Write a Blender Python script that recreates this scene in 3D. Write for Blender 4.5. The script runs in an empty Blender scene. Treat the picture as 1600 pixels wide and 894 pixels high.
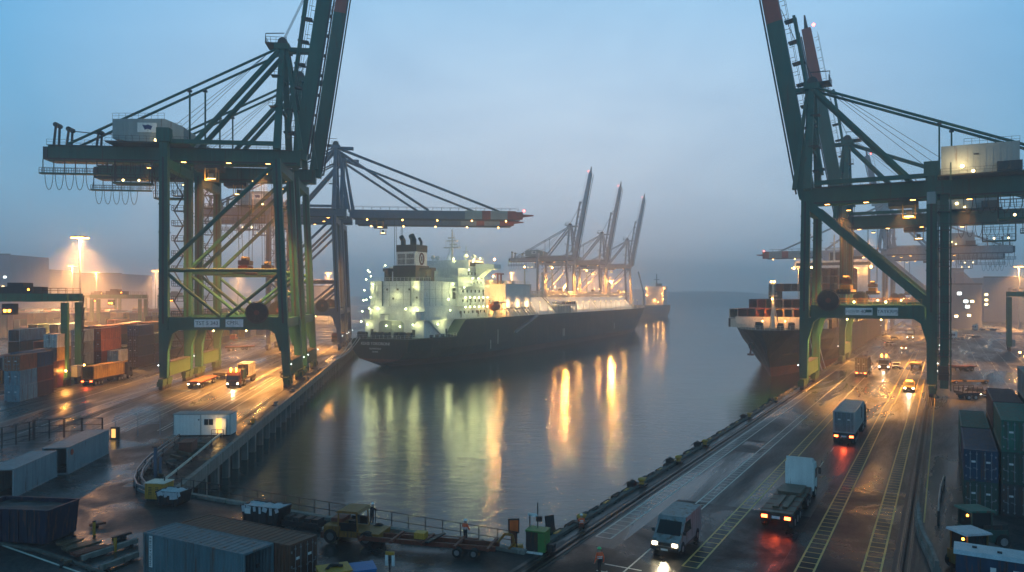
import bpy, math, random
from mathutils import Vector as V, Matrix
R = math.radians
SC = bpy.context.scene
COL = SC.collection
random.seed(7)
ORD = ['first','second','third','fourth','fifth','sixth','seventh','eighth','ninth','tenth','eleventh','twelfth','thirteenth','fourteenth','fifteenth','sixteenth','seventeenth','eighteenth','nineteenth','twentieth']

# ---------------------------------------------------------------- materials
def nodes(name):
    m = bpy.data.materials.new(name); m.use_nodes = True
    nt = m.node_tree; b = nt.nodes['Principled BSDF']
    return m, nt, b
def N(nt, t, **kw):
    n = nt.nodes.new(t)
    for k, v in kw.items():
        if hasattr(n, k): setattr(n, k, v)
        else: n.inputs[k].default_value = v
    return n
def ramp(nt, fac, pts):
    r = nt.nodes.new('ShaderNodeValToRGB'); e = r.color_ramp.elements
    while len(e) < len(pts): e.new(.5)
    for i, (p, c) in enumerate(pts):
        e[i].position = p; e[i].color = (c, c, c, 1) if isinstance(c, (int, float)) else (*c, 1)
    nt.links.new(fac, r.inputs[0]); return r
def paint(name, col, rough=.5, metal=0., dirt=.35, scale=.6, rust=0., rustcol=(.12, .045, .02), bump=0.):
    """painted / weathered surface: broad tone variation, streaks, optional rust"""
    m, nt, b = nodes(name); L = nt.links.new
    tc = N(nt, 'ShaderNodeTexCoord'); oi = N(nt, 'ShaderNodeObjectInfo')
    add = N(nt, 'ShaderNodeVectorMath', operation='ADD')
    mul = N(nt, 'ShaderNodeVectorMath', operation='SCALE'); mul.inputs['Scale'].default_value = 57.
    cmb = N(nt, 'ShaderNodeCombineXYZ'); L(oi.outputs['Random'], cmb.inputs[0]); L(oi.outputs['Random'], cmb.inputs[2])
    L(cmb.outputs[0], mul.inputs[0]); L(tc.outputs['Object'], add.inputs[0]); L(mul.outputs[0], add.inputs[1])
    n1 = N(nt, 'ShaderNodeTexNoise', Scale=scale, Detail=7., Roughness=.65); L(add.outputs[0], n1.inputs['Vector'])
    mp = N(nt, 'ShaderNodeMapping'); mp.inputs['Scale'].default_value = (3., 3., .25); L(add.outputs[0], mp.inputs[0])
    n2 = N(nt, 'ShaderNodeTexNoise', Scale=scale * 2, Detail=5.); L(mp.outputs[0], n2.inputs['Vector'])
    mx = N(nt, 'ShaderNodeMath', operation='MULTIPLY'); L(n1.outputs[0], mx.inputs[0]); L(n2.outputs[0], mx.inputs[1])
    r1 = ramp(nt, mx.outputs[0], [(.08, 1 - dirt), (.4, 1.)])
    c = N(nt, 'ShaderNodeMixRGB', blend_type='MULTIPLY'); c.inputs[0].default_value = 1; c.inputs[1].default_value = (*col, 1)
    L(r1.outputs[0], c.inputs[2]); out = c.outputs[0]
    if rust > 0:
        n3 = N(nt, 'ShaderNodeTexNoise', Scale=scale * 1.7, Detail=9., Roughness=.7); L(mp.outputs[0], n3.inputs['Vector'])
        r3 = ramp(nt, n3.outputs[0], [(.62 - rust * .3, 0.), (.72 - rust * .25, 1.)])
        k = N(nt, 'ShaderNodeMixRGB'); k.inputs[2].default_value = (*rustcol, 1); L(r3.outputs[0], k.inputs[0]); L(out, k.inputs[1]); out = k.outputs[0]
    L(out, b.inputs['Base Color'])
    rr = N(nt, 'ShaderNodeMapRange'); rr.inputs['To Min'].default_value = max(.05, rough - .15); rr.inputs['To Max'].default_value = min(1, rough + .2)
    L(n1.outputs[0], rr.inputs[0]); L(rr.outputs[0], b.inputs['Roughness'])
    b.inputs['Metallic'].default_value = metal; b.inputs['Specular IOR Level'].default_value = .35
    if bump:
        bp = N(nt, 'ShaderNodeBump', Strength=bump, Distance=.05); L(n1.outputs[0], bp.inputs['Height']); L(bp.outputs[0], b.inputs['Normal'])
    return m
def emit(name, col, s):
    m, nt, b = nodes(name)
    b.inputs['Base Color'].default_value = (*[x * .3 for x in col], 1)
    b.inputs['Emission Color'].default_value = (*col, 1); b.inputs['Emission Strength'].default_value = s
    return m
def ground_mat(name, c0, c1, stretch, wet=.5, joints=None):
    """wet paving: worn tone patches along the traffic direction, puddles, fine grit, slab joints"""
    m, nt, b = nodes(name); L = nt.links.new
    tc = N(nt, 'ShaderNodeTexCoord'); mp = N(nt, 'ShaderNodeMapping'); mp.inputs['Scale'].default_value = stretch
    L(tc.outputs['Object'], mp.inputs[0])
    a = N(nt, 'ShaderNodeTexNoise', Scale=.16, Detail=8., Roughness=.62, Distortion=.4); L(mp.outputs[0], a.inputs['Vector'])
    g = N(nt, 'ShaderNodeTexNoise', Scale=3.5, Detail=6., Roughness=.7); L(mp.outputs[0], g.inputs['Vector'])
    f = N(nt, 'ShaderNodeTexNoise', Scale=24., Detail=3.); L(tc.outputs['Object'], f.inputs['Vector'])
    r = ramp(nt, a.outputs[0], [(.36, c0), (.66, c1)])
    r2 = ramp(nt, g.outputs[0], [(.3, .62), (.7, 1.25)])
    mu = N(nt, 'ShaderNodeMixRGB', blend_type='MULTIPLY'); mu.inputs[0].default_value = 1; L(r.outputs[0], mu.inputs[1]); L(r2.outputs[0], mu.inputs[2])
    out = mu.outputs[0]
    if joints:
        bt = N(nt, 'ShaderNodeTexBrick', offset=0.); bt.inputs['Scale'].default_value = 1.; bt.inputs['Mortar Size'].default_value = .06
        bt.inputs['Brick Width'].default_value = joints[0]; bt.inputs['Row Height'].default_value = joints[1]
        bt.inputs['Color1'].default_value = (1, 1, 1, 1); bt.inputs['Color2'].default_value = (.8, .8, .8, 1); bt.inputs['Mortar'].default_value = (.35, .35, .35, 1)
        L(tc.outputs['Object'], bt.inputs['Vector'])
        mj = N(nt, 'ShaderNodeMixRGB', blend_type='MULTIPLY'); mj.inputs[0].default_value = 1; L(out, mj.inputs[1]); L(bt.outputs['Color'], mj.inputs[2]); out = mj.outputs[0]
    L(out, b.inputs['Base Color'])
    w = N(nt, 'ShaderNodeTexNoise', Scale=.11, Detail=6., Roughness=.6, Distortion=.8); L(mp.outputs[0], w.inputs['Vector'])
    wr = ramp(nt, w.outputs[0], [(.53 - wet * .3, .62), (.78 - wet * .3, .16)])
    wm = N(nt, 'ShaderNodeMath', operation='MULTIPLY'); gr = ramp(nt, g.outputs[0], [(.2, .7), (.8, 1.3)])
    L(wr.outputs[0], wm.inputs[0]); L(gr.outputs[0], wm.inputs[1]); L(wm.outputs[0], b.inputs['Roughness'])
    bm = N(nt, 'ShaderNodeMath', operation='MULTIPLY'); L(f.outputs[0], bm.inputs[0]); L(wr.outputs[0], bm.inputs[1])
    b1 = N(nt, 'ShaderNodeBump', Strength=.35, Distance=.02); L(bm.outputs[0], b1.inputs['Height'])
    b2 = N(nt, 'ShaderNodeBump', Strength=.3, Distance=.06); L(g.outputs[0], b2.inputs['Height']); L(b1.outputs[0], b2.inputs['Normal'])
    L(b2.outputs[0], b.inputs['Normal']); b.inputs['Specular IOR Level'].default_value = .26
    return m
M = {}
M['green'] = paint('crane_green', (.007, .1, .072), .6, 0, .4, .25, .14, (.05, .035, .02))
M['green2'] = paint('crane_green_dull', (.05, .11, .045), .6, 0, .45, .4, .2, (.07, .045, .02))
M['bluegrey'] = paint('crane_blue_grey', (.09, .13, .19), .5, 0, .35, .3, .1)
M['grey'] = paint('crane_grey_hazed', (.4, .41, .44), .5, 0, .35, .3, .1)  # grey paint lifted paler, standing in for thicker haze on the far cranes
M['rtg'] = paint('yard_gantry_green', (.05, .17, .08), .5, 0, .45, .5, .2)
M['red'] = paint('boom_red', (.42, .07, .04), .5, 0, .35, .3, .1)
M['steel'] = paint('dark_steel', (.035, .038, .04), .55, .3, .5, 1.2, .25)
M['rail'] = paint('rail_steel', (.08, .07, .065), .3, .8, .5, 1.5, .3)
M['cable'] = paint('cable_black', (.02, .02, .022), .6)
M['house'] = paint('house_grey', (.3, .33, .32), .5, 0, .25, .35, .05)
M['white'] = paint('white_paint', (.78, .78, .74), .45, 0, .25, .5, .1, (.3, .18, .1))
M['cream'] = paint('cream_paint', (.7, .66, .55), .5, 0, .3, .5, .08)
M['sign'] = paint('sign_white', (.8, .8, .78), .5, 0, .3, 1.5, .08, (.25, .22, .2))
M['ink'] = paint('sign_ink', (.02, .022, .03), .6)
M['blue_ink'] = paint('emblem_blue', (.015, .03, .14), .6)
M['hull'] = paint('hull_black', (.007, .015, .015), .5, 0, .55, .14, .3, (.06, .03, .02), .03)
M['hull_grey'] = paint('hull_charcoal', (.03, .035, .04), .45, 0, .45, .15, .15, (.08, .035, .02), .03)
M['boot'] = paint('boot_topping_red', (.17, .035, .022), .55, 0, .5, .25, .25, (.06, .04, .03), .03)
M['deck'] = paint('deck_green', (.05, .09, .07), .5, 0, .5, .6, .2)
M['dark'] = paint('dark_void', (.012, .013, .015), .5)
M['glass'] = paint('dark_glass', (.01, .013, .016), .08, 0, .1)
M['orange'] = paint('safety_orange', (.75, .13, .02), .5, 0, .3, 2)
M['vest'] = paint('hi_vis_orange', (.95, .13, .04), .8, 0, .35, 5)
M['navy'] = paint('navy_cloth', (.012, .014, .022), .85, 0, .4, 5)
M['skin'] = paint('skin', (.42, .24, .17), .55, 0, .15, 5)
M['hair'] = paint('hair', (.02, .015, .01), .6)
M['helmet'] = paint('helmet_white', (.8, .8, .78), .3, 0, .1, 3)
M['helmet_g'] = paint('helmet_green', (.08, .55, .2), .3, 0, .1, 3)
M['yellow'] = paint('machine_yellow', (.6, .3, .03), .45, 0, .5, 1.5, .25)
M['rustred'] = paint('rusty_red_steel', (.2, .045, .025), .6, 0, .5, 1.3, .35)
M['rubber'] = paint('rubber', (.018, .018, .018), .8, 0, .4, 2)
M['concrete'] = paint('quay_concrete', (.24, .235, .21), .7, 0, .55, .35, .3, (.07, .08, .06), .3)
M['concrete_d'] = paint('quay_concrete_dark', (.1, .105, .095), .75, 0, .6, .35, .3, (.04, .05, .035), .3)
M['wood'] = paint('wet_timber', (.13, .085, .05), .45, 0, .6, 1.2)
M['tarp'] = paint('white_tarpaulin', (.55, .58, .62), .35, 0, .4, 1.5, 0, (.1, .1, .1), .8)
M['tugyellow'] = paint('tug_yellow', (.34, .14, .02), .5, 0, .5, 1.2, .35)
M['dullyellow'] = paint('loader_yellow', (.2, .11, .015), .55, 0, .5, 1.2, .3)
M['skipblue'] = paint('skip_blue', (.008, .014, .045), .5, 0, .6, .8, .3)
M['skipblack'] = paint('skip_black', (.02, .02, .024), .5, 0, .5, .8, .25)
M['ygreen'] = paint('cabinet_green', (.06, .22, .05), .5, 0, .4, 1.5, .1)
M['brightblue'] = paint('bright_blue', (.01, .16, .4), .45, 0, .3, 1, .05)
M['galv'] = paint('galvanised', (.3, .33, .36), .35, .7, .35, 1.5)
M['chrome'] = paint('lamp_rim', (.4, .4, .4), .3, .8)
M['lineW'] = paint('line_white', (.7, .68, .6), .5, 0, .5, 1.2)
M['lineY'] = paint('line_yellow', (.72, .5, .14), .45, 0, .45, 1.2)
M['patch'] = ground_mat('asphalt_patch', (.006, .011, .0125), (.011, .016, .018), (1, 1, 1), .6)
M['patch'].node_tree.nodes['Principled BSDF'].inputs['Specular IOR Level'].default_value = .08
M['quayR'] = ground_mat('wet_asphalt', (.015, .021, .022), (.034, .04, .04), (.22, 1.5, 1), .5, (12, 6))
M['quayL'] = ground_mat('wet_concrete_apron', (.024, .027, .027), (.066, .064, .058), (.22, 1.5, 1), .45, (10, 5))
M['ground'] = ground_mat('wet_ground', (.01, .0145, .016), (.026, .03, .031), (1, 1, 1), .6)
M['hill'] = paint('far_shore', (.16, .18, .19), .9, 0, .4, .01)  # hill colour lightened so the shore fades as if in haze
M['facade'] = paint('factory_wall', (.24, .25, .26), .7, 0, .3, .08)
M['facade_haze'] = paint('factory_hazed', (.24, .26, .3), .7, 0, .3, .08)  # pale bluish tone puts haze into the colour of distant walls
M['e_sod'] = emit('lamp_sodium', (1, .45, .1), 45)
M['e_sod2'] = emit('lamp_sodium_dim', (1, .48, .12), 14)
M['e_white'] = emit('lamp_fluorescent', (.85, 1, .5), 14)
M['e_cool'] = emit('lamp_cool_white', (.9, 1, .95), 7)
M['e_warm'] = emit('lamp_warm', (1, .72, .3), 12)
M['e_head'] = emit('headlamp', (1, .8, .5), 22)
M['e_tail'] = emit('tail_lamp', (1, .09, .02), 26)
M['e_red'] = emit('warning_red', (1, .12, .1), 10)
M['e_win'] = emit('lit_window', (1, .55, .15), 1.6)
M['e_amber'] = emit('amber_beacon', (1, .3, .03), 22)
CC = {'rust red': (.2, .045, .03), 'brown': (.1, .045, .03), 'orange': (.5, .14, .045), 'navy blue': (.015, .055, .115), 'light blue': (.2, .36, .44),
      'grey': (.26, .28, .28), 'dark green': (.02, .075, .06), 'white': (.6, .6, .56), 'yellow': (.55, .33, .07), 'maroon': (.12, .03, .04), 'teal': (.015, .15, .11), 'charcoal': (.045, .05, .055)}
for k, c in CC.items():
    M['c_' + k] = paint('container_' + k.replace(' ', '_'), c, .48, 0, .6, .5, .3)
def water_mat():
    m, nt, b = nodes('harbour_water'); L = nt.links.new
    b.inputs['Base Color'].default_value = (.004, .036, .034, 1); b.inputs['Roughness'].default_value = .055; b.inputs['IOR'].default_value = 1.33
    tc = N(nt, 'ShaderNodeTexCoord')
    mp = N(nt, 'ShaderNodeMapping'); mp.inputs['Scale'].default_value = (.55, 1., 1.); L(tc.outputs['Object'], mp.inputs[0])
    a = N(nt, 'ShaderNodeTexNoise', Scale=.6, Detail=6., Roughness=.66, Distortion=.3); L(mp.outputs[0], a.inputs['Vector'])
    c = N(nt, 'ShaderNodeTexNoise', Scale=.09, Detail=4.); L(mp.outputs[0], c.inputs['Vector'])
    d = N(nt, 'ShaderNodeTexNoise', Scale=.018, Detail=3., Distortion=1.); L(mp.outputs[0], d.inputs['Vector'])
    dr = ramp(nt, d.outputs[0], [(.3, .55), (.7, 1.)])
    am = N(nt, 'ShaderNodeMath', operation='MULTIPLY'); L(a.outputs[0], am.inputs[0]); L(dr.outputs[0], am.inputs[1])
    b1 = N(nt, 'ShaderNodeBump', Strength=.42, Distance=.2); L(am.outputs[0], b1.inputs['Height'])
    b2 = N(nt, 'ShaderNodeBump', Strength=.22, Distance=.35); L(c.outputs[0], b2.inputs['Height']); L(b1.outputs[0], b2.inputs['Normal'])
    L(b2.outputs[0], b.inputs['Normal']); return m
M['water'] = water_mat()

# ---------------------------------------------------------------- mesh builder
class MB:
    def __init__(s): s.v = []; s.f = []; s.m = []; s.mats = []; s.sm = []
    def mi(s, m):
        if m not in s.mats: s.mats.append(m)
        return s.mats.index(m)
    def add(s, vs, fs, m, smooth=False):
        o = len(s.v); s.v += [tuple(p) for p in vs]; k = s.mi(m)
        for f in fs: s.f.append([i + o for i in f]); s.m.append(k); s.sm.append(smooth)
    def box(s, c, d, m, rz=0., mat=None):
        c = V(c); x, y, z = d[0] / 2, d[1] / 2, d[2] / 2
        mt = mat or Matrix.Rotation(rz, 3, 'Z')
        vs = [c + mt @ V((i * x, j * y, k * z)) for i in (-1, 1) for j in (-1, 1) for k in (-1, 1)]
        s.add(vs, [(0, 1, 3, 2), (4, 6, 7, 5), (0, 4, 5, 1), (2, 3, 7, 6), (0, 2, 6, 4), (1, 5, 7, 3)], m)
    def b2(s, lo, hi, m):
        s.box([(a + b) / 2 for a, b in zip(lo, hi)], [abs(b - a) for a, b in zip(lo, hi)], m)
    def bar(s, p, q, w, h, m, w2=None, h2=None, up=(0, 0, 1)):
        """box beam p->q, w sideways, h along up"""
        p, q = V(p), V(q); d = (q - p).normalized(); u = V(up)
        if abs(d.dot(u)) > .98: u = V((1, 0, 0))
        sd = d.cross(u).normalized(); u = sd.cross(d)
        w2 = w if w2 is None else w2; h2 = h if h2 is None else h2
        vs = [p + sd * a * w / 2 + u * b * h / 2 for a, b in ((-1, -1), (1, -1), (1, 1), (-1, 1))] + [q + sd * a * w2 / 2 + u * b * h2 / 2 for a, b in ((-1, -1), (1, -1), (1, 1), (-1, 1))]
        s.add(vs, [(3, 2, 1, 0), (4, 5, 6, 7), (0, 1, 5, 4), (1, 2, 6, 5), (2, 3, 7, 6), (3, 0, 4, 7)], m)
    def tube(s, p, q, r, m, r2=None, n=8, cap=True):
        p, q = V(p), V(q); d = (q - p).normalized(); u = V((0, 0, 1)) if abs(d.z) < .9 else V((1, 0, 0))
        a = d.cross(u).normalized(); b = d.cross(a); r2 = r if r2 is None else r2
        vs = [c + (a * math.cos(t) + b * math.sin(t)) * rr for c, rr in ((p, r), (q, r2)) for t in [2 * math.pi * i / n for i in range(n)]]
        s.add(vs, [(i, (i + 1) % n, n + (i + 1) % n, n + i) for i in range(n)], m, True)
        if cap: s.add(vs, [tuple(range(n))[::-1], tuple(range(n, 2 * n))], m)
    def path(s, pts, r, m, n=6):
        for a, b in zip(pts, pts[1:]): s.tube(a, b, r, m, n=n, cap=False)
    def ext(s, poly, d, m):
        n = len(poly); a = [V(p) for p in poly]; b = [p + V(d) for p in a]
        s.add(a + b, [tuple(range(n))[::-1], tuple(range(n, 2 * n))] + [(i, (i + 1) % n, n + (i + 1) % n, n + i) for i in range(n)], m)
    def ball(s, c, r, m, n=8, k=6):
        rr = r if hasattr(r, '__len__') else (r, r, r); c = V(c); vs = []
        for j in range(k + 1):
            t = math.pi * j / k
            for i in range(n):
                p = 2 * math.pi * i / n; vs.append(c + V((math.sin(t) * math.cos(p) * rr[0], math.sin(t) * math.sin(p) * rr[1], math.cos(t) * rr[2])))
        s.add(vs, [(j * n + i, (j + 1) * n + i, (j + 1) * n + (i + 1) % n, j * n + (i + 1) % n) for j in range(k) for i in range(n)], m, True)
    def rail(s, pts, m, h=1.1, st=2., r=.05, mid=True):
        pts = [V(p) for p in pts]
        for a, b in zip(pts, pts[1:]):
            L = (b - a).length; k = max(1, int(round(L / st))); u = V((0, 0, 1))
            s.bar(a + u * h, b + u * h, r, r, m)
            if mid: s.bar(a + u * h * .55, b + u * h * .55, r * .8, r * .8, m)
            for i in range(k + 1): p = a.lerp(b, i / k); s.bar(p, p + u * h, r, r, m)
    def mesh(s, name):
        me = bpy.data.meshes.new(name); me.from_pydata(s.v, [], s.f)
        for m in s.mats: me.materials.append(M[m] if isinstance(m, str) else m)
        me.polygons.foreach_set('material_index', s.m); me.polygons.foreach_set('use_smooth', s.sm)
        me.update(); return me
    def build(s, name, parent=None, loc=(0, 0, 0), rz=0.):
        return link(name, s.mesh(name), parent, loc, rz)
def link(name, data, parent=None, loc=(0, 0, 0), rz=0.):
    o = bpy.data.objects.new(name, data); COL.objects.link(o)
    if parent: o.parent = parent
    o.location = loc; o.rotation_euler = (0, 0, rz); return o
def tag(o, label=None, cat=None, group=None, kind=None):
    for k, v in (('label', label), ('category', cat), ('group', group), ('kind', kind)):
        if v: o[k] = v
    return o
def thing(name, label, cat, loc=(0, 0, 0), rz=0., group=None):
    return tag(link(name, None, None, loc, rz), label, cat, group)
def kids(o): return [c for c in COL.objects if c.parent == o]
KID = {}
def copy_tree(o, parent=None, depth=0):
    c = o.copy(); COL.objects.link(c)
    if parent: c.parent = parent
    for ch in list(o.children): copy_tree(ch, c, depth + 1)
    return c
def light(kind, loc, power, col, parent=None, radius=.3, rot=(0, 0, 0), size=120, blend=.5):
    d = bpy.data.lights.new('lamp_light', kind); d.energy = power; d.color = col; d.shadow_soft_size = radius
    if kind == 'SPOT': d.spot_size = R(size); d.spot_blend = blend
    o = bpy.data.objects.new('lamp_light', d); COL.objects.link(o); o.location = loc; o.rotation_euler = rot
    if parent: o.parent = parent
    return o
SOD = (1, .4, .075); FLU = (.97, 1, .42); COOL = (.9, 1, .95); WARM = (1, .7, .32)
def text_mesh(t, size, m, name='lettering', ext=.015):
    c = bpy.data.curves.new(name, 'FONT'); c.body = t; c.size = size; c.extrude = ext; c.align_x = 'CENTER'; c.align_y = 'CENTER'
    o = bpy.data.objects.new(name, c); COL.objects.link(o)
    dg = bpy.context.evaluated_depsgraph_get(); me = bpy.data.meshes.new_from_object(o.evaluated_get(dg))
    bpy.data.objects.remove(o); bpy.data.curves.remove(c)
    me.materials.clear(); me.materials.append(M[m]); return me
def put_text(t, size, m, parent, loc, face, ext=.015, name='lettering', roll=0.):
    """text standing upright whose front looks along the local horizontal direction face (angle, radians)"""
    o = link(name, text_mesh(t, size, m, name, ext), parent, loc)
    o.rotation_euler = (Matrix.Rotation(face + math.pi / 2, 3, 'Z') @ Matrix.Rotation(math.pi / 2, 3, 'X') @ Matrix.Rotation(roll, 3, 'Z')).to_euler()
    return o
# ---------------------------------------------------------------- frames measured from the photograph
def G(px, py, z=0.):
    D = (18 - z) * 1200 / (py - 462); return ((px - 800) / 1200 * D, D)
dL = V((-.125, .9922)); nL = V((-.9922, -.125)); OL = V((-43.4, 151.))
def PL(u, v, z=0.): p = OL + nL * u + dL * v; return (p.x, p.y, z)
dR = V((.49, .8717)); nR = V((.8717, -.49)); OR = V((5.8, 62.2))
def PR(w, v, z=0.): p = OR + nR * w + dR * v; return (p.x, p.y, z)
AL = math.atan2(dL.y, dL.x)     # heading along the left quay, away from the camera
AR = math.atan2(dR.y, dR.x)
dS = V((.399, .917)); AS = math.atan2(dS.y, dS.x); OS = V((-39.5, 229.))
def PS(s, t, z=0.):             # along / to port of the gas carrier's centreline
    p = OS + dS * s + V((-.917, .399)) * t; return (p.x, p.y, z)
WZ = -3.5
# ---------------------------------------------------------------- setting
def struct(o): o['kind'] = 'structure'; return o
def sheet(name, pts, m, z=0.):
    b = MB(); b.add([(p[0], p[1], z) for p in pts], [tuple(range(len(pts)))], m); return struct(b.build(name))
outline = [(-2900, -60), (2900, -60), (2900, 1300), (520, 1300), (450, 820), PR(0, 620), PR(0, -9.5), PL(-2.5, -81.5), PL(-2.5, 150), PS(90, 18), PS(385, 18), (60, 680), (60, 1300), (-2900, 1300)]
sheet('ground', outline, 'ground')
b = MB(); b.add([(-2950, -80, WZ), (2950, -80, WZ), (2950, 2950, WZ), (-2950, 2950, WZ)], [(0, 1, 2, 3)], 'water'); struct(b.build('water'))
b = MB()
random.seed(3); xs = [-2800 + 80 * i for i in range(71)]
for i in range(70):
    h0 = 16 + 14 * math.sin(xs[i] * .004) + 7 * math.sin(xs[i] * .021); h1 = 16 + 14 * math.sin(xs[i + 1] * .004) + 7 * math.sin(xs[i + 1] * .021)
    b.add([(xs[i], 2100, WZ - .5), (xs[i + 1], 2100, WZ - .5), (xs[i + 1], 2200, h1), (xs[i], 2200, h0), (xs[i], 2800, h0 + 6), (xs[i + 1], 2800, h1 + 6)], [(0, 1, 2, 3), (3, 2, 5, 4)], 'hill', True)
struct(b.build('hills'))
def qsheet(name, P, ang, a0, a1, v0, v1, m, z):
    """sheet in a quay frame with its local x along the quay"""
    o = P(0, 0); b = MB(); c, s = math.cos(-ang), math.sin(-ang); pts = []
    for a, v in ((a0, v0), (a1, v0), (a1, v1), (a0, v1)):
        p = P(a, v); x, y = p[0] - o[0], p[1] - o[1]; pts.append((x * c - y * s, x * s + y * c, 0))
    b.add(pts, [(0, 1, 2, 3)], m); return struct(b.build(name, None, (o[0], o[1], z), ang))
qsheet('quay_road', PR, AR, .7, 26, -15, 560, 'quayR', .004)
qsheet('quay_pavement', PR, AR, 26, 60, 20, 560, 'quayL', .004)
qsheet('quay_apron', PL, AL, -1.9, 44, -54, 150, 'quayL', .004)
qsheet('pier_pavement', PL, AL, -1.9, 3.2, -79, -54, 'patch', .005)
for a0, a1, v0, v1 in ((5, 15.98, -5.98, 9.2), (16, 22.4, -8, 21.5), (4.2, 7.2, 33, 41), (1, 9, -15, -6)):
    qsheet('asphalt_patch', PR, AR, a0, a1, v0, v1, 'patch', .008)
qsheet('asphalt_patch', PL, AL, 1.2, 12, -60.5, -54, 'patch', .009)
def lines(name, P, ang, segs, m, z):
    o = P(0, 0); b = MB(); c, s = math.cos(-ang), math.sin(-ang)
    for a0, a1, v0, v1 in segs:
        pts = []
        for a, v in ((a0, v0), (a1, v0), (a1, v1), (a0, v1)):
            p = P(a, v); x, y = p[0] - o[0], p[1] - o[1]; pts.append((x * c - y * s, x * s + y * c, 0))
        b.add(pts, [(0, 1, 2, 3)], m)
    return struct(b.build(name, None, (o[0], o[1], z), ang))
def ladder(a0, a1, v0, v1, st=1.15, w=.13):
    r = [(a0, a0 + w, v0, v1), (a1 - w, a1, v0, v1)]; v = v0
    while v < v1: r.append((a0 + w, a1 - w, v, v + .12)); v += st
    return r
lines('road_markings', PR, AR, ladder(10.2, 11.3, -7, 75) + ladder(16.9, 18.1, -8, 85) + ladder(20.7, 21.9, -8, 130) + [(24.0, 24.12, 12, 260)] + [(17, 17.12, 85, 230), (18.2, 18.32, 85, 230), (20.9, 21.02, 130, 300)], 'lineY', .013)
lines('road_markings', PR, AR, [(-.0 + a, a + .12, v, v + 2.2) for a, v in ((6.2, -12.5), (7.4, -12.9))] + [(5.6, 8.2, -10.6, -10.45), (5.6, 8.2, -9.2, -9.05)], 'lineW', .014)
lines('road_markings', PR, AR, ladder(2.7, 4.0, -4, 95) + ladder(6.65, 7.7, -3, 70) + [(6.65, 6.77, 70, 240), (10.2, 10.3, 75, 240), (2.7, 2.8, 95, 220)]
      + [(14, 14.12, v, v + 3) for v in range(20, 260, 9)] + [(7.2, 7.32, -14, -3)], 'lineW', .013)
lines('road_markings', PR, AR, [(a, a + .15, v, v + 7) for a in (33, 36.5, 40) for v in range(60, 380, 11)] + [(44, 44.15, 60, 380)], 'lineW', .013)
lines('road_markings', PL, AL, [(a, a + .14, -48, 140) for a in (4.6, 9.2, 9.8, 13.8, 18.4, 27, 34)] + ladder(6.3, 7.4, -44, 20, 2.2) + ladder(15.2, 16.4, -46, -8, 2.2), 'lineW', .013)
b = MB(); p0, p1 = G(2, 853), G(150, 905); b.add([(p0[0], p0[1], 0), (p1[0], p1[1], 0), (p1[0] + .12, p1[1] + .1, 0), (p0[0] + .12, p0[1] + .14, 0)], [(0, 1, 2, 3)], 'lineW')
struct(b.build('road_markings', None, (0, 0, .012)))
def rails(P, a, v0, v1):
    b = MB()
    for da in (-.04, .04): b.bar(P(a + da * 1.2, v0, .03), P(a + da * 1.2, v1, .03), .06, .07, 'rail')
    for da in (-.25, .25): b.bar(P(a + da, v0, .012), P(a + da, v1, .012), .2, .03, 'steel')
    return struct(b.build('crane_track'))
rails(PR, 1.6, -14, 520); rails(PR, 2.15, -14, 520); rails(PR, 23.4, -14, 520); rails(PR, 22.8, -14, 520); rails(PL, .8, -54, 148); rails(PL, 23.6, -54, 148); rails(PL, 24.4, -54, 148)
# quay walls
q = thing('quay_wall', 'stained concrete quay wall on piles along the left berth', 'quay wall')
b = MB()
b.bar(PL(-2.2, -81.5, -.45), PL(-2.2, 150, -.45), .6, 1.1, 'concrete'); b.bar(PL(-2.25, -81.5, .12), PL(-2.25, 150, .12), .5, .24, 'concrete'); b.build('edge_beam', q)
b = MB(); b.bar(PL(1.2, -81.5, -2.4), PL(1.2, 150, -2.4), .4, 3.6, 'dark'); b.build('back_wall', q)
for i in range(46):
    v = -81 + i * 5.02; b = MB(); b.box(PL(-2.0, v, -2.4), (.85, .75, 3.2), 'concrete', AL); b.box(PL(-.4, v, -1.3), (.9, 3.0, .8), 'concrete_d', AL + math.pi / 2); b.build('pile', q)
q = thing('quay_wall', 'concrete wall closing the near end of the basin', 'quay wall')
e0, e1 = V(PL(-2.5, -81.5)), V(PR(0, -9.5))
b = MB(); b.bar(e0 + V((0, 0, -2.2)), e1 + V((0, 0, -2.2)), .5, 4.3, 'concrete'); b.build('wall', q)
b = MB(); dn = (e1 - e0).normalized(); nn = V((dn.y, -dn.x, 0)); b.bar(e0 + nn * .45 + V((0, 0, .12)), e1 + nn * .45 + V((0, 0, .12)), .5, .26, 'concrete'); b.build('kerb', q)
q = thing('quay_wall', 'concrete wall with kerb and fender timbers along the right berth', 'quay wall')
b = MB(); b.bar(PR(.3, -9.5, -2.2), PR(.3, 560, -2.2), .6, 4.3, 'concrete'); b.build('wall', q)
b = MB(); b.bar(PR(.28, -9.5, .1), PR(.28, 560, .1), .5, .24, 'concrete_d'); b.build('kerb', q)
b = MB()
for i in range(160): b.bar(PR(-.1, -8 + i * 2.4, -.05), PR(-.1, -6.3 + i * 2.4, -.05), .3, .5 + .2 * (i % 3 == 0), 'rubber'); b.bar(PR(.12, -8 + i * 2.4, .26), PR(.12, -7.0 + i * 2.4, .26), .2, .06, 'yellow' if i % 2 else 'rubber')
b.build('fender_strip', q)
q = thing('quay_wall', 'far concrete quay wall behind the gas carrier', 'quay wall')
b = MB()
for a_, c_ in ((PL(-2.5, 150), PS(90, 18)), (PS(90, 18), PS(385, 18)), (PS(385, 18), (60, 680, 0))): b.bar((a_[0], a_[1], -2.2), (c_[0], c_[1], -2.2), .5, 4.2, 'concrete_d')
b.build('wall', q)

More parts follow.
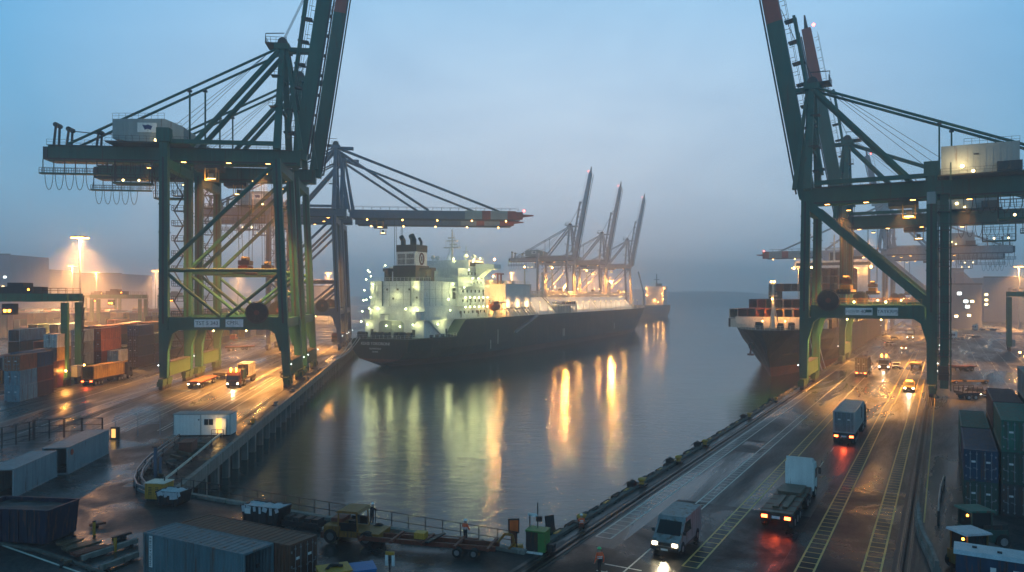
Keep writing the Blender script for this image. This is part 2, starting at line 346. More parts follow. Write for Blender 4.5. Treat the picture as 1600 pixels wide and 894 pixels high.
# ---------------------------------------------------------------- ship to shore cranes
def sts(label, group, pos, rz, G_=23., near=-1, style='L', up=80., steel='green', zp=12.6, zg=44.6, za=68.6, hg=3.1, boom=60., back=47., red='red', lamps=True, scale=1., signs=()):
    t = thing('gantry_crane', label, 'crane', pos, rz, group); t.scale = (scale,) * 3
    hs = 8.; st = steel; zt = zg + hg
    fr = (near * hs, -near * hs)
    # legs with bogies
    for y in fr:
        for x0, x1, out in ((0, -2. if style == 'L' else -.4, 1), (-G_, -G_, -1)):
            b = MB(); hw = 1.5
            xa = x0 + (x1 - x0) * (zp / zg)
            b.bar((x0, y, 2.2), (xa, y, zp - 1.3), 1.3, 1.4, st, 1.5, 1.65, up=(1, 0, 0))
            b.bar((xa, y, zp - 1.3), (x1, y, zt if out < 0 else zg + .2), 1.5, 1.65, st, 1.5, 1.5, up=(1, 0, 0))
            s = -out   # haunch under the portal beam
            b.ext([(xa + s * .6, y - .7, zp - 1.25), (xa + s * 2.8, y - .7, zp - 1.25), (xa + s * 1.7, y - .7, zp - 2.), (xa + s * .75, y - .7, zp - 5.5)], (0, 1.4, 0), st)
            if out < 0: b.box((x1, y, zt + 1.2), (2.4, 2.2, 2.6), st)
            for k in range(6):   # bolted flanges and cable tray
                f = .08 + k * .17; b.box((xa + (x1 - xa) * f, y, zp - 1.3 + (zg - zp) * f), (1.8, 1.65, .16), st)
            b.bar((xa + (x1 - xa) * .05, y + near * .86, zp), (x1, y + near * .86, zg), .35, .08, 'steel', up=(0, 1, 0))
            l = b.build('leg', t)
            b = MB(); g2 = 'green2' if st == 'green' else st
            sy = 1 if y < 0 else -1
            for k in (0, 1): b.box((x0, y + sy * (-.9 + k * 3.1), 1.7), (.9, 2.7, .7), g2); b.box((x0, y + sy * (-.9 + k * 3.1), 1.05), (.7, 2.5, .6), g2)
            for k in range(6): yy = y + sy * (-1.9 + k * .95); b.tube((x0 - .35, yy, .42), (x0 + .35, yy, .42), .38, 'steel', n=10)
            for k in range(3): b.box((x0 + .55 * out, y + sy * (-1.6 + k * 1.5), 1.1), (.5, .45, 1.0), 'yellow' if k == 1 else g2)
            b.build('bogie', l)
            b = MB(); b.ball((x0 + .9 * out, y + sy * -.6, 4.6), .11, 'e_cool', 6, 4); b.build('marker_lamp', l)
    for x in (0, -G_):
        b = MB(); b.bar((x, -hs + 1.2, 3.7), (x, hs - 1.2, 3.7), 1.3, 2.6, 'green2' if st == 'green' else st)
        b.box((x, 0, 5.1), (1.5, 13, .1), 'steel'); b.build('sill_beam', t)
        b = MB(); b.bar((x + (-.6 if x == 0 else 0), -hs + .8, zp), (x + (-.6 if x == 0 else 0), hs - .8, zp), 1.2, 1.8, st); b.build('cross_beam', t)
        xt = (-2. if style == 'L' else -.4) if x == 0 else x
        b = MB(); b.bar((xt, -hs + .8, zg - 1.), (xt, hs - .8, zg - 1.), 1.5, 1.8, st); b.build('cross_beam', t)
    for y in fr:
        b = MB(); b.bar((-G_ + 1, y, zp), (-1.4, y, zp), 1.5, 2.5, st)
        p = b.build('portal_beam', t)
        b = MB(); b.rail([(-G_ + 1.5, y + near * .7, zp + 1.25), (-1.8, y + near * .7, zp + 1.25)], 'yellow' if style == 'R' else 'steel', 1.1, 1.5, .05); b.build('handrail', p)
        if y == fr[0]:
            for (xc, w, hh, txt, col) in signs:
                b = MB(); b.box((xc, y + near * .79, zp + .05), (w, .07, hh), 'sign'); sp = b.build('sign_board', p)
                for (tx, sz, tm, dx, dz) in txt: put_text(tx, sz, tm, sp, (xc + dx, y + near * .83, zp + .05 + dz), near * math.pi / 2, .012)
    # braces
    def brace(p, q, r=.42, n=10):
        b = MB(); b.tube(p, q, r, st, n=n); b.build('brace', t)
    for y in fr:
        if style == 'L':
            zm = zp + 10.3
            brace((-G_ + .6, y, zm), (-1.2, y, zm), .42); brace((-G_ + .3, y, zm + .8), (-2.2, y, zg - .6), .42)
            brace((-G_ + .5, y, zm - .6), (-G_ * .55, y, zp + 1.3), .34); brace((-1.3, y, zm - .6), (-G_ * .50, y, zp + 1.3), .34)
        else:
            b = MB(); b.bar((-.8, y, zg - .4), (-G_ + .3, y, zp + 1.4), 1., 1.5, st); b.build('brace', t)
    # girder
    b = MB(); b.bar((-back, 0, zg + hg / 2), (1.5, 0, zg + hg / 2), 2.6, hg, st); b.box((-back - .4, 0, zg + hg * .5), (.8, 3.2, hg * .8), 'steel')
    for s in (-1, 1): b.bar((-back, s * 2.4, zg + .3), (1, s * 2.4, zg + .3), .25, .35, 'steel')
    for k in range(int(back / 3)): b.box((-1 - k * 3., 0, zg + hg / 2), (.12, 2.76, hg + .1), st)
    g = b.build('girder', t)
    b = MB(); b.rail([(-back, near * 1.9, zt), (0, near * 1.9, zt)], 'steel', 1.1, 2.4); b.rail([(-back, -near * 1.9, zt), (0, -near * 1.9, zt)], 'steel', 1.1, 2.4)
    b.box((-back / 2, near * 1.6, zt + .03), (back, .8, .06), 'steel'); b.box((-back / 2, -near * 1.6, zt + .03), (back, .8, .06), 'steel'); b.build('walkway', g)
    b = MB(); b.bar((-G_, near * (hs - .6), zt + .2), (-2, near * (hs - .6), zt + .2), .7, .8, st); b.build('tie_beam', t)
    # end buffers / sheave stands at the landside end
    b = MB()
    for k, (dx, hh) in enumerate(((1, 4.2), (3.4, 3.4), (9, 3.))):
        for s in (-1, 1): b.bar((-back + dx, s * 1.1, zt), (-back + dx + .3, s * .8, zt + hh), .35, .35, 'steel')
        b.tube((-back + dx + .3, -1.1, zt + hh), (-back + dx + .3, 1.1, zt + hh), .5, 'steel')
    b.path([(-back + 4, near * .9, zt + 3), (-back + 9, near * .9, zt + 2.6), (-back + 16, near * .9, zt + 2.6)], .1, 'steel'); b.build('sheave_stand', g)
    # machinery house
    if style == 'L': hx0, hx1, hh = -G_ - 10.8, -G_ + 2.5, 4.7
    else: hx0, hx1, hh = -G_ - 13.5, -G_ - 1.5, 5.2
    b = MB(); zb = zt + .5
    if style == 'L':
        b.ext([(hx0, -4.4, zb + .6), (hx0 + 3.5, -4.4, zb), (hx1, -4.4, zb), (hx1, -4.4, zb + hh - 1.5), (hx1 - 3.6, -4.4, zb + hh), (hx0, -4.4, zb + hh - .3)], (0, 8.8, 0), 'house')
    else: b.b2((hx0, -4.4, zb), (hx1, 4.4, zb + hh), 'house')
    for k in range(int((hx1 - hx0) / 1.0) - 4): b.box((hx0 + 1 + k, near * 4.42, zb + hh / 2), (.08, .06, hh - 1.4), 'house')
    mh = b.build('machinery_house', t)
    b = MB(); b.rail([(hx0, near * 4.4, zb + hh - .3), (hx1 - 3.6, near * 4.4, zb + hh)], 'steel', 1.1, 1.2); b.rail([(hx0, -near * 4.4, zb + hh), (hx1 - 3, -near * 4.4, zb + hh)], 'steel', 1.1, 1.2)
    b.box(((hx0 + hx1) / 2, 0, zb - .2), (hx1 - hx0 + 2, 11, .25), 'steel'); b.rail([(hx0 - 1, near * 5.4, zb - .1), (hx1 + 1, near * 5.4, zb - .1)], 'steel', 1.1, 1.3); b.build('platform', mh)
    if style == 'L':
        b = MB(); b.box((hx1 - 6.8, near * 4.55, zb + hh * .6), (3.6, .12, 1.9), 'white'); sp = b.build('sign_plate', mh)
        cx, cz = hx1 - 6.8, zb + hh * .6; b = MB(); s = -1 if near > 0 else 1
        b.ext([(cx - .9 * s, near * 4.6, cz + .55), (cx - .3 * s, near * 4.6, cz + .45), (cx + .2 * s, near * 4.6, cz + .6), (cx + 1. * s, near * 4.6, cz + .3), (cx + .7 * s, near * 4.6, cz - .45), (cx + .1 * s, near * 4.6, cz - .25), (cx - .4 * s, near * 4.6, cz - .45)], (0, near * .03, 0), 'blue_ink'); b.build('emblem', sp)
    else:
        b = MB(); b.b2((hx0 - .3, near * 4.5, zb), (hx0 + 3.4, near * 6, zb + 1.6), 'steel'); b.build('equipment_box', mh); b = MB(); b.box((hx1 - 5.5, near * 4.45, zb + 3.4), (.8, .06, .25), 'ink'); b.build('name_plate', mh)
    for p_, r_ in (((hx1 - 3.3, near * 5., zb + 1.3), .33), ((hx1 - 5., near * 5.2, zb + .3), .26)): b = MB(); b.ball(p_, r_, 'e_warm', 8, 6); b.build('floodlight', mh)
    # pylon and apex
    xw = -2. if style == 'L' else -.6
    for s in (-1, 1):
        b = MB(); b.bar((xw, s * (hs - .3), zt - 1), (xw, s * 1.6, za), 1.2, 1.4, st, .9, 1.0, up=(1, 0, 0)); b.build('pylon_leg', t)
        b = MB(); b.bar((2.2, s * 5, zt - .5), (xw + .9, s * 1.4, za - .5), .7, .8, st, .5, .6, up=(1, 0, 0)); b.build('pylon_strut', t)
    for z in (zt + (za - zt) * .38, zt + (za - zt) * .7):
        f = 1 - (z - zt) / (za - zt); b = MB(); b.bar((xw, -1.6 - 6 * f, z), (xw, 1.6 + 6 * f, z), .5, .5, st)
        b.box((xw - .9, near * (1.6 + 6 * f), z), (1.8, 2.2, .1), 'steel'); b.rail([(xw - 1.8, near * (2.6 + 6 * f), z), (xw + .5, near * (2.6 + 6 * f), z)], 'steel', 1.1, .8, .06); b.build('pylon_tie', t)
    b = MB(); b.box((xw, 0, za + .2), (3., 5, 1.1), st); b.box((xw + 3.4, 0, za), (5., 1.8, .9), st); b.tube((xw, -1.4, za + 1.3), (xw, 1.4, za + 1.3), 1., 'steel', n=12)
    b.box((xw - 1.8, 0, za + .8), (3., 5, .1), 'steel'); b.rail([(xw - 3.2, 2.4, za + .8), (xw - 3.2, -2.4, za + .8), (xw + 1, -2.4, za + .8)], 'steel', 1.2, 1, .07); b.bar((xw - 3.3, near * 1.5, za + 2.9), (xw + .4, near * 1.5, za + 3.1), .15, .15, 'steel'); b.bar((xw - 3.3, near * 1.5, za + .8), (xw - 3.3, near * 1.5, za + 2.9), .12, .12, 'steel')
    b.build('apex_head', t)
    for s in (-1, 1):
        b = MB(); bx = -back + 4; b.tube((xw - .8, s * 1.9, za - .2), (bx, s * 1.9, zt + .2), .27, st); b.build('backstay', t)
        xi = -G_ + 3.5; b = MB(); b.tube((xw - .6, s * 2.2, za - .8), (xi, s * 2.6, zt + .3), .52, st, n=10); b.build('inner_stay', t)
        xm = -G_ + (4 if style == 'L' else -2.2) + s; f = (xm - xw) / (bx - xw); zz = za + (zt - za) * f
        b = MB(); b.bar((xm, s * 1.9, zt), (xm, s * 1.9, zz + .2), .3, .3, st); b.box((xm, s * 1.9, zz - .3), (.8, .5, .4), 'steel'); b.build('stay_post', t)
    b = MB()
    for k in range(3): b.path([(xw, -.6 + k * .6, za + 2.1), (-G_ + 1 - k * 2, -.6 + k * .6, zt + 3)], .045, 'cable', 4)
    b.build('hoist_rope', t)
    # boom
    a = R(up); hx, hz = ((1.3 if style == 'L' else .4) if up > 40 else 2.6), zg + hg * .5; d = V((math.cos(a), 0, math.sin(a))); n = V((-math.sin(a), 0, math.cos(a)))
    P = lambda l, o, y: V((hx, y, hz)) + d * l + n * o
    b = MB(); sp = .66 * boom
    b.bar(P(0, 0, 0), P(sp, 0, 0), 2.1, hg * .9, st, up=n)
    if up > 40: b.bar(P(sp, 0, 0), P(boom, 0, 0), 2.1, hg * .9, red, 1.8, hg * .7, up=n)
    else:
        cs = [sp, sp + 6, sp + 9, sp + 15, sp + 18, boom]
        for k in range(5): b.bar(P(cs[k], 0, 0), P(cs[k + 1], 0, 0), 2.6, hg * (1 if k < 4 else .8), ('house', red, 'house', red, red)[k] if k != 4 else red, up=n)
    b.bar(P(boom, 0, 0), P(boom + 4, .2, 0), 1.2, 1., 'steel' if up > 40 else red, .4, .4, up=n)
    bm = b.build('boom', t)
    b = MB()
    for s in (-1, 1):
        b.bar(P(1, -hg * .5 - .1, s * 1.9), P(boom - 1, -hg * .5 - .1, s * 1.9), .3, .3, 'steel')
        for k in range(int(boom / 3)): q = P(1.5 + k * 3, hg * .5, s * 1.25); b.bar(q, q + n * 1.0, .08, .08, 'steel')
        b.bar(P(1.5, hg * .5 + 1, s * 1.25), P(boom - 2, hg * .5 + 1, s * 1.25), .07, .07, 'steel')
    b.build('boom_walkway', bm)
    if up > 40:
        b = MB(); b.bar(P(4, hg * .5 + 1.7, .8), P(boom * .66, hg * .5 + 2.2, .8), .5, .55, st, up=n); b.bar(P(4, hg * .5 + 1.7, -.8), P(boom * .66, hg * .5 + 2.2, -.8), .5, .55, st, up=n)
        for k in range(8): q = P(5 + k * boom * .08, hg * .5 + .2, 0); b.bar(q, q + n * 2.2, 2., .3, 'steel')
        b.build('forestay', bm)
        b = MB()
        for k in range(3): b.path([(xw, -.6 + k * .6, za + 2.1), tuple(P(boom * .7, hg * .5, -.6 + k * .6))], .045, 'cable', 4)
        b.build('boom_rope', bm)
    else:
        for s in (-1, 1):
            b = MB(); b.tube((xw + .8, s * 1.5, za), tuple(P(boom * .86, hg * .5, s * 1.1)), .26, st); b.build('forestay', t)
            b = MB(); b.tube((xw + .8, s * 1.5, za - 1), tuple(P(boom * .45, hg * .5, s * 1.1)), .32, st); b.build('forestay', t)
        for k in range(5): b = MB(); b.ball(P(6 + k * boom * .2, -hg * .5 - .5, near * 1.4), .3, 'e_sod2', 6, 4); b.build('floodlight', bm)
    b = MB(); b.ball(P(boom + .6, hg * .6, 0), .45, 'e_red', 6, 4); b.build('warning_lamp', bm)
    # festoon platform and cable loops
    b = MB(); x0, x1 = -back - 1, -back + 12; zf = zg - 2.6
    b.box(((x0 + x1) / 2, near * 2.2, zf), (x1 - x0, 1.1, .3), st); b.rail([(x0, near * 2.7, zf), (x1, near * 2.7, zf)], 'steel', 1.1, 1., .08); b.rail([(x0, near * 1.7, zf), (x1, near * 1.7, zf)], 'steel', 1.1, 1., .08)
    for k in range(7): b.bar((x0 + .5 + k * 2, near * 2.2, zf), (x0 + .5 + k * 2, near * 2.2, zg + .2), .15, .15, 'steel')
    b.build('festoon_platform', t)
    b = MB()
    for k in range(5 + 6):
        xc = x0 + 1.6 + k * 1.9 + (5 if k > 4 else 0); zc = zf if k < 5 else zg; w, dp = .75, 3.2
        b = MB(); b.path([(xc + w * math.cos(th), near * 2.2, zc + dp * (-math.sin(th))) for th in [math.pi * j / 8 for j in range(9)]], .06, 'cable', 4); b.build('festoon_cable', t)
    b = MB(); x0, x1 = -back + 13, -back + 20; b.box(((x0 + x1) / 2, near * 2.5, zg - 4.4), (x1 - x0, 3, .3), st)
    for z in (-4.2, -2.4): b.rail([(x0, near * 4, zg + z), (x1, near * 4, zg + z), (x1, near * 1, zg + z)], 'steel', 1.4, .9, .1)
    for xx in (x0, x1): b.bar((xx, near * 2.5, zg - 4.4), (xx, near * 2.5, zg + .2), .25, .25, 'steel')
    b.ball((x0 + 1.5, near * 2.5, zg - 3.7), .22, 'e_warm', 6, 4); b.ball((x0 + 4.5, near * 2.5, zg - 3.7), .22, 'e_warm', 6, 4); b.build('maintenance_cage', t)
    # trolley, cab, spreader
    xt = -G_ * (.72 if style == 'L' else .78) if up > 40 else 12.
    b = MB(); b.box((xt, 0, zg - .7), (5, 4.6, .9), 'steel'); b.rail([(xt - 2.5, near * 2.3, zg - 1), (xt + 2.5, near * 2.3, zg - 1)], 'steel', 1.1, .8, .07); tr = b.build('trolley', t)
    xc = xt + (1 if style == 'L' else -1); b = MB(); b.b2((xc - 1.1, near * 1.4, zg - 3.6), (xc + 1.1, near * 3.6, zg - 3.3), 'yellow'); b.b2((xc - 1.1, near * 1.4, zg - 1.2), (xc + 1.1, near * 3.6, zg - 1.), 'steel')
    for sx in (-1, 1):
        for yy in (1.4, 3.6): b.bar((xc + sx * 1.05, near * yy, zg - 3.6), (xc + sx * 1.05, near * yy, zg - 1.), .12, .12, 'yellow')
    b.box((xc, near * 2.5, zg - 3.2), (1.5, 1.5, .12), 'e_warm'); b.box((xc, near * 2.5, zg - 2.6), (.9, .9, 1.1), 'steel'); b.build('operator_cab', tr)
    zs = 22.5 if style == 'L' else 18.5; xs = xt + (7 if style == 'L' else 10)
    b = MB()
    for sx in (-1.2, 1.2):
        for sy in (-1.6, 1.6): b.path([(xs + sx, sy, zg), (xs + sx * .8, sy, zs + 2.6)], .05, 'cable', 4)
    b.build('hoist_cable', t)
    b = MB(); b.box((xs, 0, zs + 2.2), (2.2, 4, .9), 'steel'); b.box((xs, 0, zs + 1.2), (1.8, 6, .8), 'yellow' if style == 'R' else 'rustred'); b.box((xs, 0, zs + .5), (2.4, 12, .5), 'yellow' if style == 'R' else 'rustred')
    for sy in (-1.4, 0, 1.4): b.tube((xs - .5, sy, zs + 2.9), (xs + .5, sy, zs + 2.9), .55, 'steel')
    for sy in (-5.8, 5.8): b.box((xs, sy, zs + .25), (2.5, .4, .9), 'steel')
    b.build('spreader', t)
    # cable reel on the portal beam
    xr = -5.5 if style == 'L' else -4.6; yr = near * (hs + 1.2); rr = 2.1 if style == 'L' else 2.
    b = MB(); zr = zp + 2.1
    b.tube((xr, yr - .3, zr), (xr, yr + .3, zr), rr * .93, 'cable', n=28)
    for s in (-1, 1):
        for k in range(28):
            t0, t1 = 2 * math.pi * k / 28, 2 * math.pi * (k + 1) / 28
            b.bar((xr + rr * math.cos(t0), yr + s * .36, zr + rr * math.sin(t0)), (xr + rr * math.cos(t1), yr + s * .36, zr + rr * math.sin(t1)), .07, .12, 'steel')
        for k in range(10): tt = 2 * math.pi * k / 10; b.bar((xr, yr + s * .36, zr), (xr + rr * math.cos(tt), yr + s * .36, zr + rr * math.sin(tt)), .07, .1, 'steel')
        b.tube((xr, yr + s * .34, zr), (xr, yr + s * .5, zr), .5, 'rustred', n=12)
    b.box((xr, yr - near * .8, zp + .6), (1.2, .8, 2.6), st); b.build('cable_reel', t)
    # stair and ladder tower on a landside leg
    xs = -G_ - 1.9; ys = near * (hs if style == 'R' else -hs)
    b = MB(); z = 4.; k = 0
    if style == 'R':
        for dx in (-1.1, 1.1):
            for dy in (-1.1, 1.1): b.bar((xs + dx, ys + dy, 1.2), (xs + dx, ys + dy, zt + 2), .22, .22, st)
        b.b2((xs - .8, ys - .8, 3), (xs + .8, ys + .8, 5.5), 'steel'); b.b2((xs - .75, ys - .9, 1.5), (xs + .55, ys + .5, zt - 1), st)
    while z < zt - 1:
        b.box((xs, ys, z), (2.4, 2.4, .1), 'steel'); b.rail([(xs - 1.2, ys + near * 1.2, z), (xs + 1.2, ys + near * 1.2, z)], 'steel', 1.1, 1.1, .08); b.rail([(xs - 1.2, ys - near * 1.2, z), (xs - 1.2, ys + near * 1.2, z)], 'steel', 1.1, 1.1, .08)
        s = 1 if k % 2 else -1; b.bar((xs + s * .9, ys - .5, z), (xs - s * .9, ys - .5, z + 3.2), .6, .12, 'steel'); z += 3.2; k += 1
    b.build('stair_tower', t)
    # electrical cabinet on the near leg
    if style == 'R': b = MB(); b.box((-G_ + (0 if style == 'R' else .2), near * (hs + 1.0), zg - .6), (1.4, .35, 2.1), 'house'); b.build('electrical_cabinet', t)
    if lamps:
        for xx, yy in ((-G_ + 3, near * 6), (-G_ * .5, near * 6), (-4, near * 6), (-G_ - 6, 2), (-G_ * .3, -near * 7)):
            b = MB(); b.box((xx, yy, zg - .3), (.9, .6, .3), 'steel'); b.box((xx, yy, zg - .48), (.8, .5, .06), 'e_sod2'); b.build('floodlight', t)
        for xx in (-G_ * .35, -G_ * .62):
            for yy, zz, r_ in ((near * 6.5, zp - 1.5, .16), (-near * 6.5, zp + 1.7, .24)): b = MB(); b.ball((xx, yy, zz), r_, 'e_warm', 6, 4); b.build('floodlight', t)
    return t
aL, aR, aF = math.atan2(.125, .9922), math.atan2(.49, -.8717), math.atan2(-.399, .917)
S1 = (-14.9, 4.7, 1.5, [('TST 5 343', 1.0, 'ink', 0, 0)], 0); S2 = (-9.8, 3.3, 1.5, [('CMSL', .95, 'ink', -.3, .05), ('______', .5, 'ink', -.3, -.35)], 0)
gl = 'green gantry cranes with raised booms on the left quay'; gr = 'green gantry cranes with raised booms on the right quay'
c1 = sts('tall green gantry crane nearest on the left quay with two white sign boards', gl, PL(.8, 8), aL, 23., -1, 'L', 81.5, signs=[S1, S2])
c2 = copy_tree(c1); c2.location = PL(.8, 32); c2['label'] = 'green gantry crane directly behind the first one on the left quay'
gb = 'blue grey cranes with lowered booms'
c3 = sts('blue grey gantry crane with red banded boom lowered over the gas carrier stern', gb, PL(.8, 114), aL, 23., -1, 'L', 0, 'bluegrey')
c4 = copy_tree(c3); c4.location = PL(.8, 139); c4['label'] = 'hazy blue grey crane with lowered boom, second beyond the green cranes'
gf = 'hazy cranes with raised booms beyond the gas carrier'
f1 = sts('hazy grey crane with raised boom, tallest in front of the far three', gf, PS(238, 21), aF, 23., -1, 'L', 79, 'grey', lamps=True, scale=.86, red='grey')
for x_, y_, z_, p_ in ((-6, 0, 43, 200000), (-18, 0, 43, 220000), (-34, 0, 43, 120000)): light('SPOT', (x_, y_, z_), p_, SOD, f1, .6, size=110, blend=.8)
for y_ in (-6, 6): light('POINT', (-12, y_, 10), 9000, SOD, f1, .5)
for s, l in ((303, 'middle one of three hazy cranes beyond the gas carrier'), (368, 'faintest hazy crane near the gas carrier bow, beside the far ship')):
    c = copy_tree(f1); c.location = PS(s, 21); c['label'] = l
RS = dict(G_=21.6, near=1, style='R', zp=15., zg=36., za=59.5, hg=3.4, boom=56.)
T1 = (-9.8, 4.6, 1.35, [('=', 1.1, 'ink', .2, 0), ('40', .9, 'ink', -.75, 0), ('██', .5, 'green', -1.65, .05), ('LHZWL', .7, 'house', 1.35, 0)], 0)
T2 = (-14.6, 3.4, 1.45, [('TAYKRPS', .85, 'ink', 0, 0)], 0)
r1 = sts('tall green gantry crane nearest on the right quay with raised red tipped boom', gr, PR(1.9, 107.5), aR, back=52., up=80., signs=[T1, T2], **RS)
r2 = copy_tree(r1); r2.location = PR(1.9, 171.5); r2['label'] = 'green gantry crane behind the first one on the right quay'
RS2 = dict(RS, boom=50.)
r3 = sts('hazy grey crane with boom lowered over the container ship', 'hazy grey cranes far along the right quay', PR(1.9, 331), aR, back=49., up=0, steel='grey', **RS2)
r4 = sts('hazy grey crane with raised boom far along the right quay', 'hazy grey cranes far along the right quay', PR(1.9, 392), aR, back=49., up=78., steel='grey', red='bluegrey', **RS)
def flood(c, zp, G_, p, hs=6.6):   # sodium floods under the portal beams
    for x in (-.25, -.72):
        for y in (-hs, hs): light('SPOT', (G_ * x, y, zp - 1.6), p, SOD, c, .35, size=150, blend=.6)
def under(c, zg, G_, p, near, col=SOD):
    for x, y, k in ((-G_ * .28, 0, 1.), (-G_ * .75, 0, .9), (-G_ * 1.25, 0, .5)):
        light('SPOT', (x, y, zg - 1.2), p * k * (1.1 if near < 0 else 1.5), col, c, .5, size=72, blend=.8)
under(c1, 44.6, 23, 220000, -1); under(c2, 44.6, 23, 200000, -1); under(c3, 44.6, 23, 160000, -1)
for c_ in (c1, c2, c3): flood(c_, 12.6, 23, 17000)
for c_ in (r1, r2, r3): flood(c_, 15, 21.6, 21000)
under(r1, 36, 21.6, 130000, 1); under(r2, 36, 21.6, 130000, 1); under(r3, 36, 21.6, 110000, 1)
for c, zp, G_, nr, sg in ((c1, 12.6, 23, -1, 1), (c2, 12.6, 23, -1, 1), (r1, 15, 21.6, 1, 1), (r2, 15, 21.6, 1, 1)):
    light('POINT', (-G_ * .45, nr * 5.5, zp - 2.4), 2200, SOD, c, .3); light('POINT', (-G_ * .45, -nr * 3, zp + 2.6), 1800, WARM, c, .3)
for c in (c1, r1):   # operator cab and machinery house lamps
    light('POINT', ((-16.5 if c is c1 else -17.8), (-4.4 if c is c1 else 4.4), (41 if c is c1 else 32.6)), 500, WARM, c, .2)
light('POINT', (-24, -7, 49.8), 900, WARM, c1, .2); light('POINT', (-26, 7, 41.6), 900, WARM, r1, .2)

# ---------------------------------------------------------------- ships
def hull(b, st, zs, mats, rake=None, top=None):
    """st: (x, half breadths); rows of points at zs(x) per side"""
    rings = []
    for s in st:
        x, hb = s[0], s[1]; z = s[2] if len(s) > 2 else zs; dx = s[3] if len(s) > 3 else [0] * len(z)
        rings.append(([(x + d_, -h, zz) for h, zz, d_ in zip(hb, z, dx)], [(x + d_, h, zz) for h, zz, d_ in zip(hb, z, dx)]))
    for (a0, a1), (b0, b1) in zip(rings, rings[1:]):
        for i in range(len(a0) - 1):
            b.add([a0[i], b0[i], b0[i + 1], a0[i + 1]], [(0, 1, 2, 3)], mats[i]); b.add([a1[i], b1[i], b1[i + 1], a1[i + 1]], [(3, 2, 1, 0)], mats[i])
        b.add([a0[-1], b0[-1], b1[-1], a1[-1]], [(0, 1, 2, 3)], 'deck')
    for k in (0, -1):
        r0, r1_ = rings[k]
        for i in range(len(r0) - 1): b.add([r0[i], r0[i + 1], r1_[i + 1], r1_[i]], [(0, 1, 2, 3)], mats[i])
def merge(o):
    import bmesh
    bm = bmesh.new(); bm.from_mesh(o.data); bmesh.ops.remove_doubles(bm, verts=bm.verts, dist=.001); bmesh.ops.recalc_face_normals(bm, faces=bm.faces); bm.to_mesh(o.data); bm.free()
Z8 = [-2, 0, 2.2, 5, 8.6]
lng = thing('gas_carrier', 'long black hulled gas carrier with brightly lit white superstructure and white sloped tank deck', 'ship', (OS.x, OS.y, WZ), AS)
b = MB()
hull(b, [(0, [.5, 4, 7.2, 9.4, 10.3], [1.7, 1.8, 2.6, 5, 8.6]), (10, [.5, 4, 9.5, 11.8, 12.6], Z8), (22, [4, 9, 12.3, 13.8, 14.4], Z8), (27, [6, 10.5, 13, 14.3, 14.7], Z8)], Z8, ['boot', 'boot', 'hull', 'hull'])
Z6 = [-2, 0, 2.2, 5, 8.6, 13.8]
hull(b, [(22, [4, 9, 12.3, 13.8, 14.4, 14.4], [-2, 0, 2.2, 5, 8.6, 9.2]), (24.5, [5, 9.8, 12.7, 14.1, 14.6, 14.6], [-2, 0, 2.2, 5, 8.6, 11.6]), (27.5, [6, 10.5, 13, 14.3, 14.7, 14.8], Z6), (45, [10, 13, 14.4, 14.8, 15, 15]), (65, [13, 14.6, 15, 15, 15, 15]), (225, [13, 14.6, 15, 15, 15, 15]),
         (245, [11, 12.8, 13.7, 14, 14.5, 14.8]), (262, [7.5, 9.6, 10.9, 12, 13, 14]), (280, [3.2, 5, 6.4, 8, 9.6, 11.6]), (293, [.9, 1.8, 2.8, 4.2, 6.2, 8.6]), (302, [.1, .2, .5, 1.2, 2.8, 5.4], Z6, [-4, -3, -2, -1, 0, 1]), (307, [.05, .06, .1, .2, .4, 1.6], Z6, [-7, -6, -5, -3.5, -2, 1])], Z6, ['boot', 'boot', 'hull', 'hull', 'hull'])
merge(b.build('hull', lng))
h = lng.children[0]
b = MB(); b.rail([(0, -10.2, 8.6), (0, 10.2, 8.6)], 'white', 1.1, 1.5); b.rail([(0, -10.2, 8.6), (10, -12.5, 8.6), (22, -14.3, 8.6)], 'white', 1.1, 1.5)
b.rail([(28, -14.7, 13.8), (60, -14.9, 13.8), (225, -14.9, 13.8), (262, -13.9, 13.8), (293, -8.5, 13.8), (303, -5, 13.8), (307.5, 0, 13.8)], 'cream', 1.2, 2.5, .09)
b.build('ship_railing', lng)
for tx, sz, z in (('KENB TOKORONI', 1.25, 7.1), ('N.PANTAI.D', .75, 5.6), ('ISLAND', .6, 4.7)):
    put_text(tx, sz, 'white', h, (-.02 - (8.6 - z) * -.0, 1.5, z), math.pi, .05)
# superstructure
def block(name, x0, x1, hw, z0, z1, m='white', par=lng, y=0.):
    b = MB(); b.b2((x0, y - hw, z0), (x1, y + hw, z1), m); return b.build(name, par)
decks = [(8, 53, 10.6, 8.65, 14.), (9, 52, 10.2, 14.02, 18.2), (9.5, 31, 9.6, 18.22, 26.)]
for x0, x1, hw, z0, z1 in decks: block('deckhouse', x0, x1, hw, z0, z1)
acc = [(31.02, 52, 10.2, 18.22, 21.4), (31.02, 51.5, 10.2, 21.42, 24.6), (31.02, 51, 10.2, 24.62, 27.8), (31.02, 50.5, 10.2, 27.82, 30.6)]
for x0, x1, hw, z0, z1 in acc: block('deckhouse', x0, x1, hw, z0, z1)
br = block('bridge', 38, 50, 10.6, 30.62, 33.6)
block('deckhouse', 21, 31, 2.6, 26.02, 31, 'white', lng, 7.6)
b = MB()
for s in (-1, 1): b = MB(); b.ext([(43, s * 10.62, 30.65), (43, s * 17.5, 30.65), (43, s * 17.5, 32.2), (43, s * 10.62, 32.4)], (6, 0, 0), 'white'); b.ext([(44, s * 10.25, 27.2), (44, s * 15, 30.64), (44, s * 10.25, 30.64)], (4, 0, 0), 'white'); b.build('bridge_wing', lng)
b = MB()
